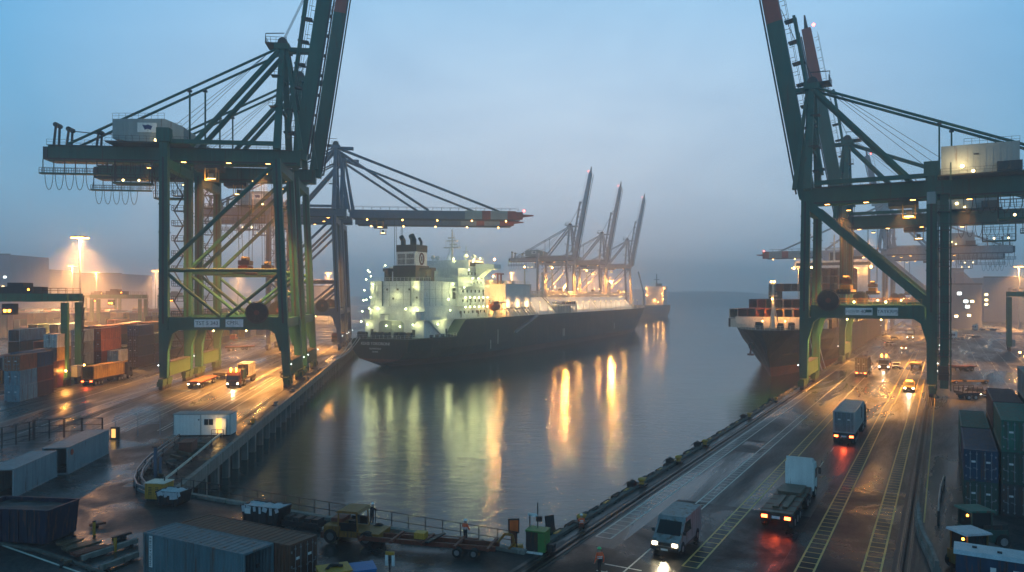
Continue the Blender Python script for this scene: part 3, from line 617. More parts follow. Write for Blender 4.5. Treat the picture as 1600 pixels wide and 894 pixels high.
for z, x0, x1, o in ((14.0, 8, 53.5, 1.3), (18.2, 30, 53.5, 1.6), (21.4, 31, 53, 1.5), (24.6, 31, 52.5, 1.2), (27.8, 31, 52, 1.2)):
    for s in (-1, 1):
        b.b2((x0, s * 10.2, z - .1), (x1, s * (10.2 + o), z + .06), 'white'); b.rail([(x0, s * (10.1 + o), z), (x1, s * (10.1 + o), z)], 'white', 1.1, 1.6, .07)
    if z < 15 or z > 18: b.rail([(x0, -10.2 - o, z), (x0, 10.2 + o, z)], 'white', 1.1, 1.6, .07)
    if z > 15: b.b2((x0 - 1.4, -10.2 - o, z - .1), (x0 + .2, -9.65, z + .06), 'white')
b.rail([(9.6, -9.5, 26), (9.6, 9.5, 26)], 'white', 1.1, 1.4, .07); b.rail([(9.6, -9.5, 26), (31, -9.5, 26)], 'white', 1.1, 1.4, .07); b.rail([(38, -10.5, 33.6), (50, -10.5, 33.6)], 'white', 1.1, 1.2, .07); b.rail([(38, 10.5, 33.6), (38, -10.5, 33.6)], 'white', 1.1, 1.2, .07)
b.build('deck_gallery', lng)
random.seed(5)
for z, x0, x1 in ((29, 38, 50), (26, 40, 50), (23, 34, 50), (19.8, 34, 50), (16, 32, 51)):
    x = x0
    while x < x1:
        b = MB(); b.b2((x, -10.28, z - .45), (x + .9, -10.18, z + .45), 'glass'); b.build('window', lng); x += 2.6 if z > 24 else 3.1
b = MB(); b.b2((39, -10.68, 31.5), (49.5, -10.58, 32.9), 'glass'); b.build('bridge_window', lng)
b = MB()   # large arched store door and side doors on the aft face
pts = [(7.95, -3.5, 9.), (7.95, -3.5, 14.6)] + [(7.95, -2.2 - 1.4 * math.cos(t), 14.6 + 1.3 * math.sin(t)) for t in (.3, .8, 1.3)] + [(7.95, 4.6, 15.8), (7.95, 5.5, 14.6), (7.95, 5.5, 9.)]
b.ext([(9. if p[2] > 14 else 7.98, p[1], min(p[2], 13.6)) for p in pts[:1]] + [(7.98, -3.5, 13.), (7.98, -2.6, 13.7), (7.98, 4.6, 13.7), (7.98, 5.5, 13.), (7.98, 5.5, 9.)], (-.08, 0, 0), 'house'); b.box((7.88, 1, 11.2), (.06, .12, 4.8), 'steel'); b.build('store_door', lng)
for y in (-7, 8):
    b = MB(); b.box((7.95, y, 10), (.12, 1., 2.2), 'steel'); b.build('door', lng)
for x, z in ((22, 9.9), (33, 15.3), (46, 15.3), (40, 19.4), (50, 22.6)):
    b = MB(); b.box((x, -10.66 if z < 14 else -10.26, z), (1., .1, 2.1), 'steel'); b.build('door', lng)
b = MB(); b.b2((28.2, -9.68, 20.4), (30.2, -9.55, 24), 'steel'); b.build('vent_grille', lng)
b = MB(); b.bar((10, -10.9, 14), (18, -10.9, 9), .9, .2, 'white'); b.rail([(10, -11.3, 14), (18, -11.3, 9)], 'white', 1., 1.5, .06); b.bar((7.3, -9, 14), (7.3, -4.5, 9), .2, .2, 'white', up=(1, 0, 0)); b.build('stair', lng)
b = MB()   # plating seams, pipes and ladders on the casing
for z in (20.2, 22.6, 24.6): b.box((9.47, 0, z), (.06, 19.1, .07), 'house')
for y in (-6.2, -2.4, 2.6, 6.8): b.box((9.47, y, 22.1), (.06, .07, 7.6), 'house')
for y in (-8.4, 7.9): b.tube((9.2, y, 14.1), (9.2, y, 26), .14, 'white')
for y in (-5.2, 5.): b.bar((9.25, y, 18.3), (9.25, y, 26), .5, .08, 'galv', up=(0, 1, 0))
for y, z in ((-4.6, 23.4), (-.4, 23.4), (3.4, 23.4), (-7.2, 20.9), (1.2, 20.6)): b.box((9.44, y, z), (.12, .6, .6), 'steel')
for x in (13, 17, 21, 26): b.box((x, -9.63, 22.1), (.07, .06, 7.6), 'house')
for z in (20.6, 23.4): b.box((20, -9.63, z), (21, .06, .07), 'house')
b.build('plating_seam', lng)
for y, z0, z1 in ((8.8, 14.02, 17.2), (-9.3, 14.02, 16.4), (3.2, 14.02, 15.6)):
    b = MB(); b.b2((6.6, y - .9, z0), (8.6, y + .9, z1), 'white'); b.b2((6.5, y - 1, z1), (8.7, y + 1, z1 + .15), 'house'); b.build('deck_locker', lng)
# funnel
b = MB()
def fr_(x0, x1, y, z0, z1, m, t=.12):
    k = t * (z1 - z0); n = t * (z0 - 26)
    b.ext([(x0 + n, -y + n * .4, z0), (x1 - n * .3, -y + n * .4, z0), (x1 - n * .3, y - n * .4, z0), (x0 + n, y - n * .4, z0)], (0, 0, z1 - z0), m)
fr_(14, 22.5, 4.1, 26, 31, 'hull'); fr_(14.4, 22.2, 3.8, 31.01, 35.4, 'white'); fr_(14, 22.5, 4.1, 35.41, 37.6, 'hull'); fn = b.build('funnel', lng)
b = MB()
for k in range(2):
    for j in range(2):
        for i in range(5): b.box((14.95, -1.6 + k * 3.2, 31.6 + j * 1.8 + i * .3), (.15, 2.7, .16), 'steel')
b.build('louvre', fn)
b = MB(); cx, cz = 18.6, 33.2
for k in range(20):
    t0, t1 = 2 * math.pi * k / 20, 2 * math.pi * (k + 1) / 20; b.bar((cx + 1.3 * math.cos(t0), -3.62, cz + 1.7 * math.sin(t0)), (cx + 1.3 * math.cos(t1), -3.62, cz + 1.7 * math.sin(t1)), .5, .25, 'boot', up=(0, 1, 0))
b.box((cx, -3.62, cz), (.35, .2, 1.6), 'boot'); b.build('emblem', fn)
for x, y, r, hh in ((16.5, 1.9, .8, 2.6), (17.5, -1.2, 1., 3.), (20, -2.6, .45, 2.2)):
    b = MB(); b.tube((x, y, 37.6), (x, y, 37.6 + hh * .6), r, 'hull', n=12); b.tube((x, y, 37.6 + hh * .55), (x - 1.2, y, 37.6 + hh), r * .95, 'hull', n=12); b.ball((x, y, 37.6 + hh * .55), r, 'hull', 10, 6); b.build('exhaust_pipe', fn)
for y in (6.6, -6.8, -8.9):
    b = MB(); b.b2((14, y - .8, 26), (16, y + .8, 30), 'hull_grey'); b.b2((13.6, y - 1.1, 29.2), (16.4, y + 1.1, 30.2), 'hull_grey'); b.build('ventilator', lng)
# masts
b = MB(); b.tube((48, 1, 33.6), (48, 1, 45), .45, 'white', .25); b.box((48, 1, 38.6), (1.8, 6, .4), 'white'); b.box((48, 1, 41), (1.4, 4, .3), 'white'); b.bar((47, -1.6, 39.6), (47, 1.4, 39.6), .3, .5, 'white'); b.bar((47.5, -.2, 42), (47.5, 2.4, 42), .25, .4, 'white')
for y in (-2, -1, 0, 2, 3.6): b.bar((48, y, 38.6), (48, y, 41.5 + (y == 0) * 2), .1, .1, 'white')
for s in (-1, 1): b.bar((46, 1 + s * 1.4, 33.6), (48, 1, 40), .25, .25, 'white')
b.build('radar_mast', lng)
b = MB(); b.tube((49, -4, 33.6), (49, -4, 39), .25, 'white', .15); b.box((49, -4, 37), (.9, 2.4, .2), 'white'); b.box((49, -4, 35.4), (1.2, 1.6, .2), 'white'); b.build('signal_mast', lng)
for k, (x, y) in enumerate(((41, -8), (46, -8.5), (43, 6), (48, 7))): b = MB(); b.tube((x, y, 33.6), (x, y, 34.4), .2, 'white'); b.ball((x, y, 35), .8, 'white', 10, 6); b.build('radome', lng)
# mooring gear on the aft deck
random.seed(11)
for y in (-8.5, -6, -3.4, -.8, 1.8, 4.2, 7, 9):
    b = MB(); x = 2 + random.random() * 2.5; b.box((x, y, 8.95), (1.6, 1.6, .6), 'steel'); b.tube((x, y - .8, 9.8), (x, y + .8, 9.8), .75, 'steel', n=12); b.box((x + .7, y + .2, 9.8), (.6, .5, 1.4), 'deck'); b.build('winch', lng)
for x, y in ((10, -11.8), (13, -12), (16, -12.4), (19, -13.2)):
    b = MB(); b.tube((x, y, 8.6), (x, y, 9.5), .35, 'steel'); b.tube((x + 1, y, 8.6), (x + 1, y, 9.5), .35, 'steel'); b.build('mooring_bitts', lng)
# cargo area
b = MB()
def trunk(x0, x1, xb0, xb1):
    lo = [(xb0, -13.6, 13.82), (xb1, -13.6, 13.82), (xb1, 13.6, 13.82), (xb0, 13.6, 13.82)]; hi = [(x0, -8.2, 20.8), (x1, -8.2, 20.8), (x1, 8.2, 20.8), (x0, 8.2, 20.8)]
    b.add(lo + hi, [(4, 5, 6, 7), (0, 1, 5, 4), (1, 2, 6, 5), (2, 3, 7, 6), (3, 0, 4, 7)], 'white')
for x0, x1 in ((64, 94), (95.5, 116), (117.5, 178), (179.5, 243)): trunk(x0, x1, x0 - .4, x1 + .4)
b.add([(243.5, -13, 13.82), (262, -9, 13.82), (262, 9, 13.82), (243.5, 13, 13.82), (243.5, -8.2, 20.8), (255, -5, 20.2), (255, 5, 20.2), (243.5, 8.2, 20.8)], [(4, 5, 6, 7), (0, 1, 5, 4), (1, 2, 6, 5), (2, 3, 7, 6), (3, 0, 4, 7)], 'white')
b.build('tank_trunk', lng)
b = MB()
for k in range(9): x = 66 + k * 3.2; b.bar((x, -13.8, 14.2), (x, -8.1, 21), .5, .5, 'cream')
b.build('trunk_rib', lng)
b = MB(); b.b2((64, -12.6, 17.), (88, 9, 25.7), 'white'); b.b2((63.5, -12.9, 25.6), (88.5, 9.4, 25.85), 'cream'); ch = b.build('machinery_room', lng)
b = MB(); b.rail([(64, -12.4, 25.85), (88, -12.4, 25.85)], 'cream', 1.1, 2, .08); b.rail([(64, 9, 25.85), (64, -11, 25.85)], 'cream', 1.1, 2, .08)
for x, y in ((65, -9), (68, -9)): b.tube((x, y, 25.8), (x, y, 29.6), .35, 'rustred')
b.box((66.5, -9, 29.6), (5, 1.6, .5), 'rustred')
random.seed(2)
for k in range(14): x, y = random.uniform(70, 86), random.uniform(-8, 6); b.box((x, y, 26.5), (random.uniform(1, 3), 1.5, random.uniform(1, 2.2)), 'cream')
b.build('roof_fitting', ch)
b = MB(); b.b2((57, -9, 13.85), (62, 9, 20), 'cream'); b.rail([(57, -9, 20), (62, -9, 20)], 'cream', 1.1, 1.6, .08)
for k in range(7): b.bar((53 + k * 1.7, -13, 13.8), (53 + k * 1.7, -13, 19 + (k % 3)), .3, .3, 'cream')
b.bar((53, -13, 19), (64, -13, 19), .3, .3, 'cream'); b.bar((53, -13, 16.5), (64, -13, 16.5), .25, .25, 'cream'); b.build('pipe_tower', lng)
b = MB()
for y in (-5, -3.4, -1.5, 1, 3, 5): b.tube((89, y, 21.9), (250, y, 21.9), .38 if y != 1 else .6, 'cream', n=6)
for k in range(53): x = 91 + k * 3; b.bar((x, -6.5, 20.8), (x, -6.5, 23.4), .2, .2, 'cream'); b.bar((x, 6, 20.8), (x, 6, 23.4), .2, .2, 'cream'); b.bar((x, -6.5, 23.4), (x, 6, 23.4), .2, .2, 'cream')
b.rail([(89, -8, 20.8), (254, -8, 20.8)], 'cream', 1.2, 2.4, .1); b.rail([(89, 8, 20.8), (254, 8, 20.8)], 'cream', 1.2, 2.4, .1); b.build('pipe_rack', lng)
b = MB()   # manifold platform amidships
b.b2((116, -14.6, 17), (140, -7, 17.3), 'cream')
for k in range(13): x = 116 + k * 2; b.bar((x, -14.4, 13.8), (x, -14.4, 18.4), .25, .25, 'cream'); b.bar((x, -7.4, 13.8), (x, -7.4, 24), .22, .22, 'cream')
for k in range(7): b.tube((120 + k * 2.6, -15, 18.4), (120 + k * 2.6, -4, 18.4), .45, 'cream'); b.tube((120 + k * 2.6, -15.2, 18.4), (120 + k * 2.6, -14.9, 18.4), .7, 'steel')
for z in (17.3, 20, 22.6): b.rail([(116, -14.4 if z < 18 else -9, z), (140, -14.4 if z < 18 else -9, z)], 'cream', 1.1, 1.6, .1)
b.bar((116, -14, 14), (111, -9, 20.8), .8, .2, 'cream'); b.build('manifold', lng)
b = MB(); x = 119; b.tube((x, -6, 20.8), (x, -6, 31), .8, 'cream', .6); b.tube((x, -6, 31), (x + 14, -5, 31.6), .45, 'cream', .3); b.ball((x, -6, 31), .9, 'cream'); b.bar((x, -6, 27), (x + 8, -5.4, 31.2), .3, .3, 'cream'); b.bar((x + 14, -5, 31.6), (x + 14, -5, 23), .08, .08, 'cable'); b.build('hose_crane', lng)
for x, y, z1 in ((105.5, -3, 33), (138.6, -3, 33.8), (190, -3, 34), (151, -4, 25.6)):
    b = MB(); b.tube((x, y, 20.8), (x, y, z1), .45, 'cream', .3); b.box((x, y, z1), (1.2, 1.8, .3), 'cream'); b.rail([(x - .9, y - .9, z1 - 1.5), (x + .9, y - .9, z1 - 1.5)], 'cream', 1., .9, .08); b.build('lamp_mast', lng)
b = MB(); b.tube((235.5, -2, 20.8), (235.5, -2, 33), .6, 'cream', .4); b.bar((232, -2, 20.8), (235.5, -2, 27), .35, .35, 'cream'); b.bar((239, -2, 20.8), (235.5, -2, 27), .35, .35, 'cream'); b.box((235.5, -2, 28.6), (2, 3, .3), 'cream')
b.box((280, 0, 15), (6, 5, 1.6), 'cream'); b.box((288, 0, 14.8), (3, 6, 1.6), 'cream'); b.box((268, 0, 15.5), (5, 9, 3), 'cream'); b.build('foremast', lng)
# draught marks, scrapes, gangway
b = MB()
for x, z0, hh in ((46, 3.2, 3), (52, 4.5, 5), (120, 4, 3.2), (121.5, 4, 3.2), (200, 4, 3)): b.box((x, -15.06, z0 + hh / 2), (.35, .05, hh), 'white')
b.build('draught_mark', h)
b = MB(); b.bar((88, -15.7, 13.6), (66, -15.7, 8), .9, .5, 'galv'); b.rail([(88, -15.9, 13.6), (66, -15.9, 8)], 'galv', 1., 2., .06); b.build('gangway', lng)
# floodlights on the house
fl = [(7.6, -8.6, 17.2), (7.6, -4.4, 17.4), (7.6, 5.5, 17.4), (7.6, 8.8, 17.4), (9.2, 9.4, 21), (9.3, 8.6, 25), (7.5, 9.4, 12.5), (7.5, 2.5, 12.2), (7.5, -2.4, 12), (7.5, -7, 12.6), (9., 10.2, 29.4), (10, 9.8, 27.6), (8.4, 10.4, 20.2),
      (16, -10.9, 12.6), (24, -11, 16.8), (28, -9.9, 25.2), (25, -9.9, 20.3), (32, -12, 24.2), (38, -12, 27.3), (43, -11.8, 27.4), (36, -11.7, 30.2), (41, -11, 33.8), (46, -11, 34.4), (40, -11.2, 33)]
for z, st in ((17.7, 3.4), (20.9, 3.4)):
    x = 33.
    while x < 52: fl.append((x, -11.9, z)); x += st
fl += [(8.6, 11.6, 20.), (8.8, 11.4, 23.2), (9.5, 11.2, 26.6), (12, 11.6, 29), (20, 10.9, 31.4), (7.4, 11.2, 16.6), (7.4, 11.6, 13.4)]
for x, y, z in fl:
    b = MB(); b.ball((x, y, z), .24, 'e_white', 6, 4); b.box((x + (.25 if y > -10.5 else 0), y + (.25 if y < -10 else 0), z + .1), (.3, .3, .3), 'steel'); b.build('floodlight', lng)
for x, y, z, p in ((7.2, -6.6, 17.4, 1000), (7.2, 6.8, 17.4, 1000), (5.5, 0, 13.2, 900), (6.6, 9, 12.6, 450), (6.6, -8.5, 12.4, 500), (8, 8.8, 24.2, 800), (8, -7, 24.6, 800), (7.6, 0, 21.4, 500), (19, -13, 13, 1500), (26, -13, 23, 2600), (36, -13.5, 26.4, 2600), (48, -13.5, 26.4, 2600), (36, -12.6, 20.4, 900), (44, -12.6, 20.4, 900), (53, -12.6, 20.4, 900), (38, -12.6, 17.4, 700), (48, -12.6, 17.4, 700), (46, -12.5, 35, 2000), (38, -5, 34, 1800), (30, 2, 28, 1600), (11, -7, 28.5, 900), (33, -12.8, 31.5, 1500), (45, -13.5, 30.2, 1500), (40, -9, 35.5, 900), (52, -13, 24, 1200)):
    light('POINT', (x, y, z), p * .36, FLU, lng, .35)
for x, y, z, p in ((10.4, 7.3, 28.6, 700), (11, -7.8, 28.8, 700), (9, 5, 12, 500)): light('POINT', (x, y, z), p * .25, SOD, lng, .3)
def sod(par, p, pw, r=.55, name='floodlight', m='e_sod'):
    b = MB(); b.ball(p, r * .65, m, 8, 6); b.build(name, par); return light('POINT', (p[0], p[1], p[2] - r * .65 - .4), pw * (.55 if par is lng else .14 if par is cs and p[0] > -50 else .05 if par is cs else .07), (1, .43, .1), par, .33)
for p, pw in (((46, -16.5, 34), 9000), ((105.5, -3, 33.6), 14000), ((138.6, -3, 34.4), 90000), ((151, -5, 26.3), 60000), ((235.5, -3.4, 29.6), 130000), ((190, -3, 34.6), 4000), ((55, -6, 27), 12000), ((60, -12, 18), 6000), ((76, -2, 29), 5000)): sod(lng, p, pw)
for p in ((128, -8.4, 25.5), (170, -5, 25), (205, -5, 25), (252, -6, 24)): sod(lng, p, 5000, .35)
for x_ in [66 + 9.3 * k for k in range(21)]:   # row of deck edge floods added to brighten the sloped tank sides
    b = MB(); b.bar((x_, -14.4, 13.8), (x_, -14.4, 18.6), .15, .15, 'cream'); b.ball((x_, -14.4, 18.8), .13, 'e_sod2', 6, 4); b.build('floodlight', lng); light('SPOT', (x_, -14.3, 18.5), 1900, (1, .6, .26), lng, .5, (R(75), 0, 0), 170, 1.)
# lifeboat hangs from davits: its own thing
lb = thing('lifeboat', 'orange enclosed lifeboat hung on the gas carrier side', 'lifeboat', PS(52, -13.6, WZ + 17.6), AS)
b = MB(); b.ball((0, 0, 0), (4, 1.5, 1.5), 'orange', 14, 8); b.b2((-2.6, -1, .6), (1.8, 1, 1.9), 'orange'); b.build('boat_hull', lb)
b = MB(); b.b2((.4, -1.03, 1.1), (1.4, 1.03, 1.6), 'glass'); b.build('window', lb)
for x in (-2.6, 2.6): b = MB(); b.bar((52 + x, -12, 13.8), (52 + x, -13.8, 20.4), .4, .5, 'cream'); b.bar((52 + x, -13.6, 20.2), (52 + x, -13.6, 18.6), .1, .1, 'cable'); b.build('davit', lng)
# mooring ropes
for k, (a_, c_) in enumerate((((0.2, 7, 8.8), (-30, 14, 3.9)), ((.2, 8, 8.8), (-44, 13, 3.9)), ((.2, 9.5, 8.8), (-22, 13.5, 3.9)))):
    b = MB(); P0, P1 = V(PS(a_[0], a_[1], a_[2] + WZ)), V(PL(-1.5, 62 - k * 14, .5)); b.path([P0.lerp(P1, i / 10) - V((0, 0, 1.6 * math.sin(math.pi * i / 10))) for i in range(11)], .09, 'tarp', 5)
    tag(b.build('mooring_rope'), ('highest', 'middle', 'lowest')[k] + ' mooring rope from the gas carrier stern to the left quay', 'rope', 'stern mooring ropes')

# container ship, bow towards us
cs = thing('container_ship', 'black hulled container ship bow on beside the right quay, red below the waterline', 'ship', PR(-14.5, 146, WZ), AR + math.pi); cs.scale = (1, .86, 1)
ZC = [-2, 0, 2.6, 6, 9.5, 12.6]
b = MB()
hull(b, [(-215, [8, 13, 15, 16, 16, 16], ZC), (-80, [15, 15.8, 16, 16, 16, 16], ZC), (-55, [12, 13.5, 15, 15.6, 16, 16], ZC), (-34, [6, 8, 10.4, 13, 14.6, 15.4], ZC), (-20, [2.5, 3.6, 5.4, 8.4, 11.8, 13.6], ZC), (-11, [.8, 1.2, 2.2, 4.4, 8., 10.8], ZC), (-5, [.3, .4, .7, 1.8, 4.6, 7.8], ZC, [-5, -4, -2.8, -1.4, -.5, 0]), (-1.2, [.1, .12, .2, .6, 1.9, 4.4], ZC, [-8.6, -7.4, -5.8, -3.4, -1.3, 0]), (.2, [.02, .02, .04, .1, .3, 1.2], ZC, [-9.8, -8.6, -6.8, -4.2, -1.8, .4])], ZC, ['boot', 'boot', 'hull', 'hull', 'hull'])
hc = b.build('hull', cs); merge(hc)
b = MB(); b.rail([(-20, -13.5, 12.6), (-11, -10.6, 12.6), (-5, -7.6, 12.6), (-1, -4.2, 12.6), (.4, 0, 12.6), (-1, 4.2, 12.6), (-5, 7.6, 12.6), (-11, 10.6, 12.6), (-20, 13.5, 12.6)], 'cream', 1.1, 1.5, .08); b.build('ship_railing', cs)
b = MB(); b.ext([(-17, -13, 12.6), (-17, 13, 12.6), (-17.5, 13.4, 15.6), (-17.5, -13.4, 15.6)], (-.6, 0, 0), 'cream'); b.b2((-19, -15, 12.6), (-17.7, 15, 15.0), 'cream'); b.build('breakwater', cs)
b = MB(); b.tube((-11, 0, 12.6), (-11, 0, 25.5), .6, 'cream', .35); b.box((-11, 0, 21.4), (1.6, 2.6, .2), 'cream'); b.rail([(-10.2, -1.3, 21.5), (-10.2, 1.3, 21.5)], 'cream', .9, .8, .07); b.box((-11, 0, 24.6), (1, 1.6, .2), 'cream'); b.bar((-13, -1.5, 12.6), (-11, 0, 20), .3, .3, 'cream'); b.bar((-13, 1.5, 12.6), (-11, 0, 20), .3, .3, 'cream'); b.build('foremast', cs)
sod(cs, (-9.8, 0, 20.6), 900, .4); light('SPOT', (-12.3, 0, 20.4), 9000, SOD, cs, .3, (0, R(84), 0), 165, 1.); 
for p in ((-10.6, -.5, 25.2), (-10.4, .5, 25.2)):
    b = MB(); b.ball(p, .28, 'e_sod', 6, 4); b.build('masthead_lamp', cs)
for p in ((-12, 3.4, 14.6), (-12, -3.4, 14.6)): sod(cs, p, 500, .25, m='e_sod')
for x, y in ((-7, 3), (-7, -3), (-13, 5), (-13, -5), (-9, 6)):
    b = MB(); b.box((x, y, 13), (1.4, 1.8, .8), 'steel'); b.tube((x, y - .8, 13.7), (x, y + .8, 13.7), .6, 'steel'); b.build('winch', cs)
b = MB(); b.tube((-6.2, -4.9, 8.2), (-5.2, -5.4, 8.2), .9, 'hull', n=12); b.bar((-5.4, -5.3, 8.4), (-5.2, -5.5, 5.8), .5, .5, 'rustred'); b.bar((-5.6, -6.4, 5.9), (-5.0, -4.4, 5.9), .4, .5, 'rustred'); b.build('anchor', cs)
b = MB(); b.b2((-150, -15.5, 12.6), (-136, 15.5, 33), 'white'); b.b2((-148, -17.5, 33), (-138, 17.5, 36), 'white'); b.b2((-158, -5, 30), (-151, 5, 40), 'hull_grey'); ho = b.build('deckhouse', cs)
b = MB(); b.b2((-137.95, -16.5, 34), (-137.9, 16.5, 35.2), 'glass'); b.build('bridge_window', ho)
b = MB(); b.tube((-143, 0, 36), (-143, 0, 47), .5, 'cream', .3); b.box((-143, 0, 41), (1.4, 6, .4), 'cream'); b.box((-143, 0, 43.6), (1, 3.6, .3), 'cream')
for y in (-4, 4): b.b2((-146, y - 1.6, 36), (-144, y + 1.6, 40), 'grey')
b.build('radar_mast', ho)
for y, pw in ((-17, 40000), (-9, 12000), (9, 34000), (17, 26000)): sod(cs, (-134.5, y, 33), pw * .8, .8)
for k in range(3):
    b = MB(); P0, P1 = V(PR(-5, 152, 7)), V(PR(.5, 130 + 6 * k, .5)); P0 = V(PR(-5.2 + .6 * k, 156 + 3 * k, 7.8)); b.path([P0.lerp(P1, i / 8) - V((0, 0, .9 * math.sin(math.pi * i / 8))) for i in range(9)], .08, 'tarp', 5)
    tag(b.build('mooring_rope'), ('nearest', 'middle', 'farthest')[k] + ' mooring rope from the container ship bow to the right quay', 'rope', 'bow mooring ropes')
# distant ship beyond the gas carrier's bow
fs = thing('cargo_ship', 'small hazy dark cargo ship with deck lights beyond the gas carrier bow', 'ship', (128, 752, WZ), R(242))
b = MB(); hull(b, [(-60, [4, 7, 9, 10, 10], [-2, 0, 4, 8, 12]), (-40, [8, 10, 11, 11, 11], [-2, 0, 4, 8, 12]), (60, [8, 10, 11, 11, 11], [-2, 0, 4, 8, 12]), (85, [.2, .5, 1, 2, 3], [-2, 0, 4, 9, 14])], Z8, ['boot', 'hull', 'hull', 'hull']); merge(b.build('hull', fs))
b = MB(); b.b2((-52, -9, 12), (-38, 9, 22), 'cream'); b.b2((-50, -9, 22), (-40, 9, 28), 'cream'); b.b2((-49, -10.5, 28), (-42, 10.5, 31), 'cream'); b.tube((-45, 0, 31), (-45, 0, 44), .8, 'steel', .4); b.box((-45, 0, 38), (1, 6, .6), 'steel'); b.b2((-54, -3, 26), (-51, 3, 34), 'hull_grey'); b.build('deckhouse', fs)
b = MB(); b.tube((-24, -7, 12), (-24, -7, 24), 1., 'steel'); b.bar((-24, -7, 24), (-34, -16, 46), 1., 1., 'steel'); b.build('deck_crane', fs)
for p in ((-37, -8.5, 23), (-37, 8, 23.5), (-39, -9.6, 29), (-39, 9.4, 29), (-36.5, 0, 17), (-37, 9.6, 18), (-24, 8, 15)): sod(fs, p, 20000, .6)
# ---------------------------------------------------------------- containers
M['c_truckbox'] = paint('container_truck_box', (.46, .47, .45), .45, 0, .45, .4, .12)
CM = {}
def cont_mesh(L, H=2.6, W=2.44):
    """corrugated body, posts and rails; origin at the floor centre of the near end (x = 0), length along +x"""
    k = (L, H)
    if k in CM: return CM[k]
    b = MB(); y = W / 2; m = 'c_grey'
    def corr(p0, dx, n, z0, z1, out, per=.28, dep=.045):
        p0 = V(p0); vs = []; fs = []; x = 0.; i = 0; pts = []
        while x < n:
            for f, d in ((0, 0), (.25, 0), (.5, dep), (.75, dep)):
                if x + f * per <= n: pts.append((x + f * per, d))
            x += per
        pts.append((n, 0))
        for t, d in pts:
            q = p0 + V(dx) * t - V(out) * d; vs += [(q.x, q.y, z0), (q.x, q.y, z1)]
        b.add(vs, [(2 * j, 2 * j + 2, 2 * j + 3, 2 * j + 1) for j in range(len(pts) - 1)], m)
    for s in (-1, 1): corr((.1, s * (y - .02), 0), (1, 0, 0), L - .2, .14, H - .1, (0, s, 0))
    corr((L - .03, -y + .1, 0), (0, 1, 0), W - .2, .14, H - .1, (1, 0, 0))
    n = int(L / .5)   # corrugated roof
    for i in range(n): b.b2((.1 + i * (L - .2) / n + .06, -y + .12, H - .06), (.1 + (i + .62) * (L - .2) / n, y - .12, H - .022), m)
    b.b2((.05, -y + .05, H - .09), (L - .05, y - .05, H - .055), m)
    for s in (-1, 1):
        b.b2((0, s * y, 0), (L, s * (y - .09), .15), m); b.b2((.0, s * y, H - .11), (L, s * (y - .07), H), m)
        for x in (0, L - .14): b.b2((x, s * (y + .005), -.0), (x + .14, s * (y - .16), H + .005), m)
    for x in (0, L - .1): b.b2((x, -y + .16, 0), (x + .1, y - .16, .15), m); b.b2((x, -y + .16, H - .12), (x + .1, y - .16, H), m)
    me = b.mesh('container_body'); CM[k] = me; return me
def door_mesh(H=2.6, W=2.44):
    k = ('door', H)
    if k in CM: return CM[k]
    b = MB(); w = W / 2 - .17
    b.b2((-.0, .01, .16), (.06, w, H - .13), 'c_grey')
    for z in (.5, .95, 1.4, 1.85, 2.2): b.b2((-.02, .08, z), (0, w - .06, z + .1), 'c_grey')
    for yy in (w * .28, w * .72):
        b.tube((-.05, yy, .17), (-.05, yy, H - .14), .025, 'galv', n=6)
        for z in (.3, 1., H - .35): b.box((-.04, yy, z), (.05, .14, .08), 'galv')
        b.box((-.07, yy + .12, 1.1), (.03, .3, .05), 'galv')
    for z in (.4, 1.2, 2.1): b.box((-.01, w, z), (.06, .1, .14), 'galv')
    b.box((-.015, w * .5, 1.62), (.02, .3, .16), 'sign')
    CM[k] = b.mesh('container_door'); return CM[k]
NC = [0]
def container(label, colr, pos, rz, L=12.19, H=2.6, group=None, doors=False):
    """pos = floor centre of the near (x = 0) end"""
    o = link('shipping_container', cont_mesh(L, H), None, pos, rz); tag(o, label, 'container', group)
    o.material_slots[0].link = 'OBJECT'; o.material_slots[0].material = M['c_' + colr]; NC[0] += 1
    if doors:
        for s in (-1, 1):
            d = link('door', door_mesh(H), o, (0, 0, 0)); d.scale = (1, s, 1); d.material_slots[0].link = 'OBJECT'; d.material_slots[0].material = M['c_' + colr]
    return o
LAYER = ['bottom', 'second', 'third', 'fourth', 'fifth', 'sixth']
def stack(P, ang, a, v, cols, L, where, group, doors=False, vis=0):
    for k, c in enumerate(cols):
        if k < vis or c is None: continue
        p = P(a, v, k * 2.61 + .02)
        container('%s container, %s layer%s' % (c, LAYER[k], (' ' if where.startswith('of') else ', ') + where), c, p, ang + random.uniform(-.004, .004), L, 2.6, group, doors)
random.seed(21)
KEYS = ['rust red', 'brown', 'orange', 'navy blue', 'grey', 'dark green', 'maroon', 'charcoal', 'rust red', 'brown', 'charcoal', 'dark green', 'light blue', 'white', 'yellow']
gy = 'containers stacked in the left yard'
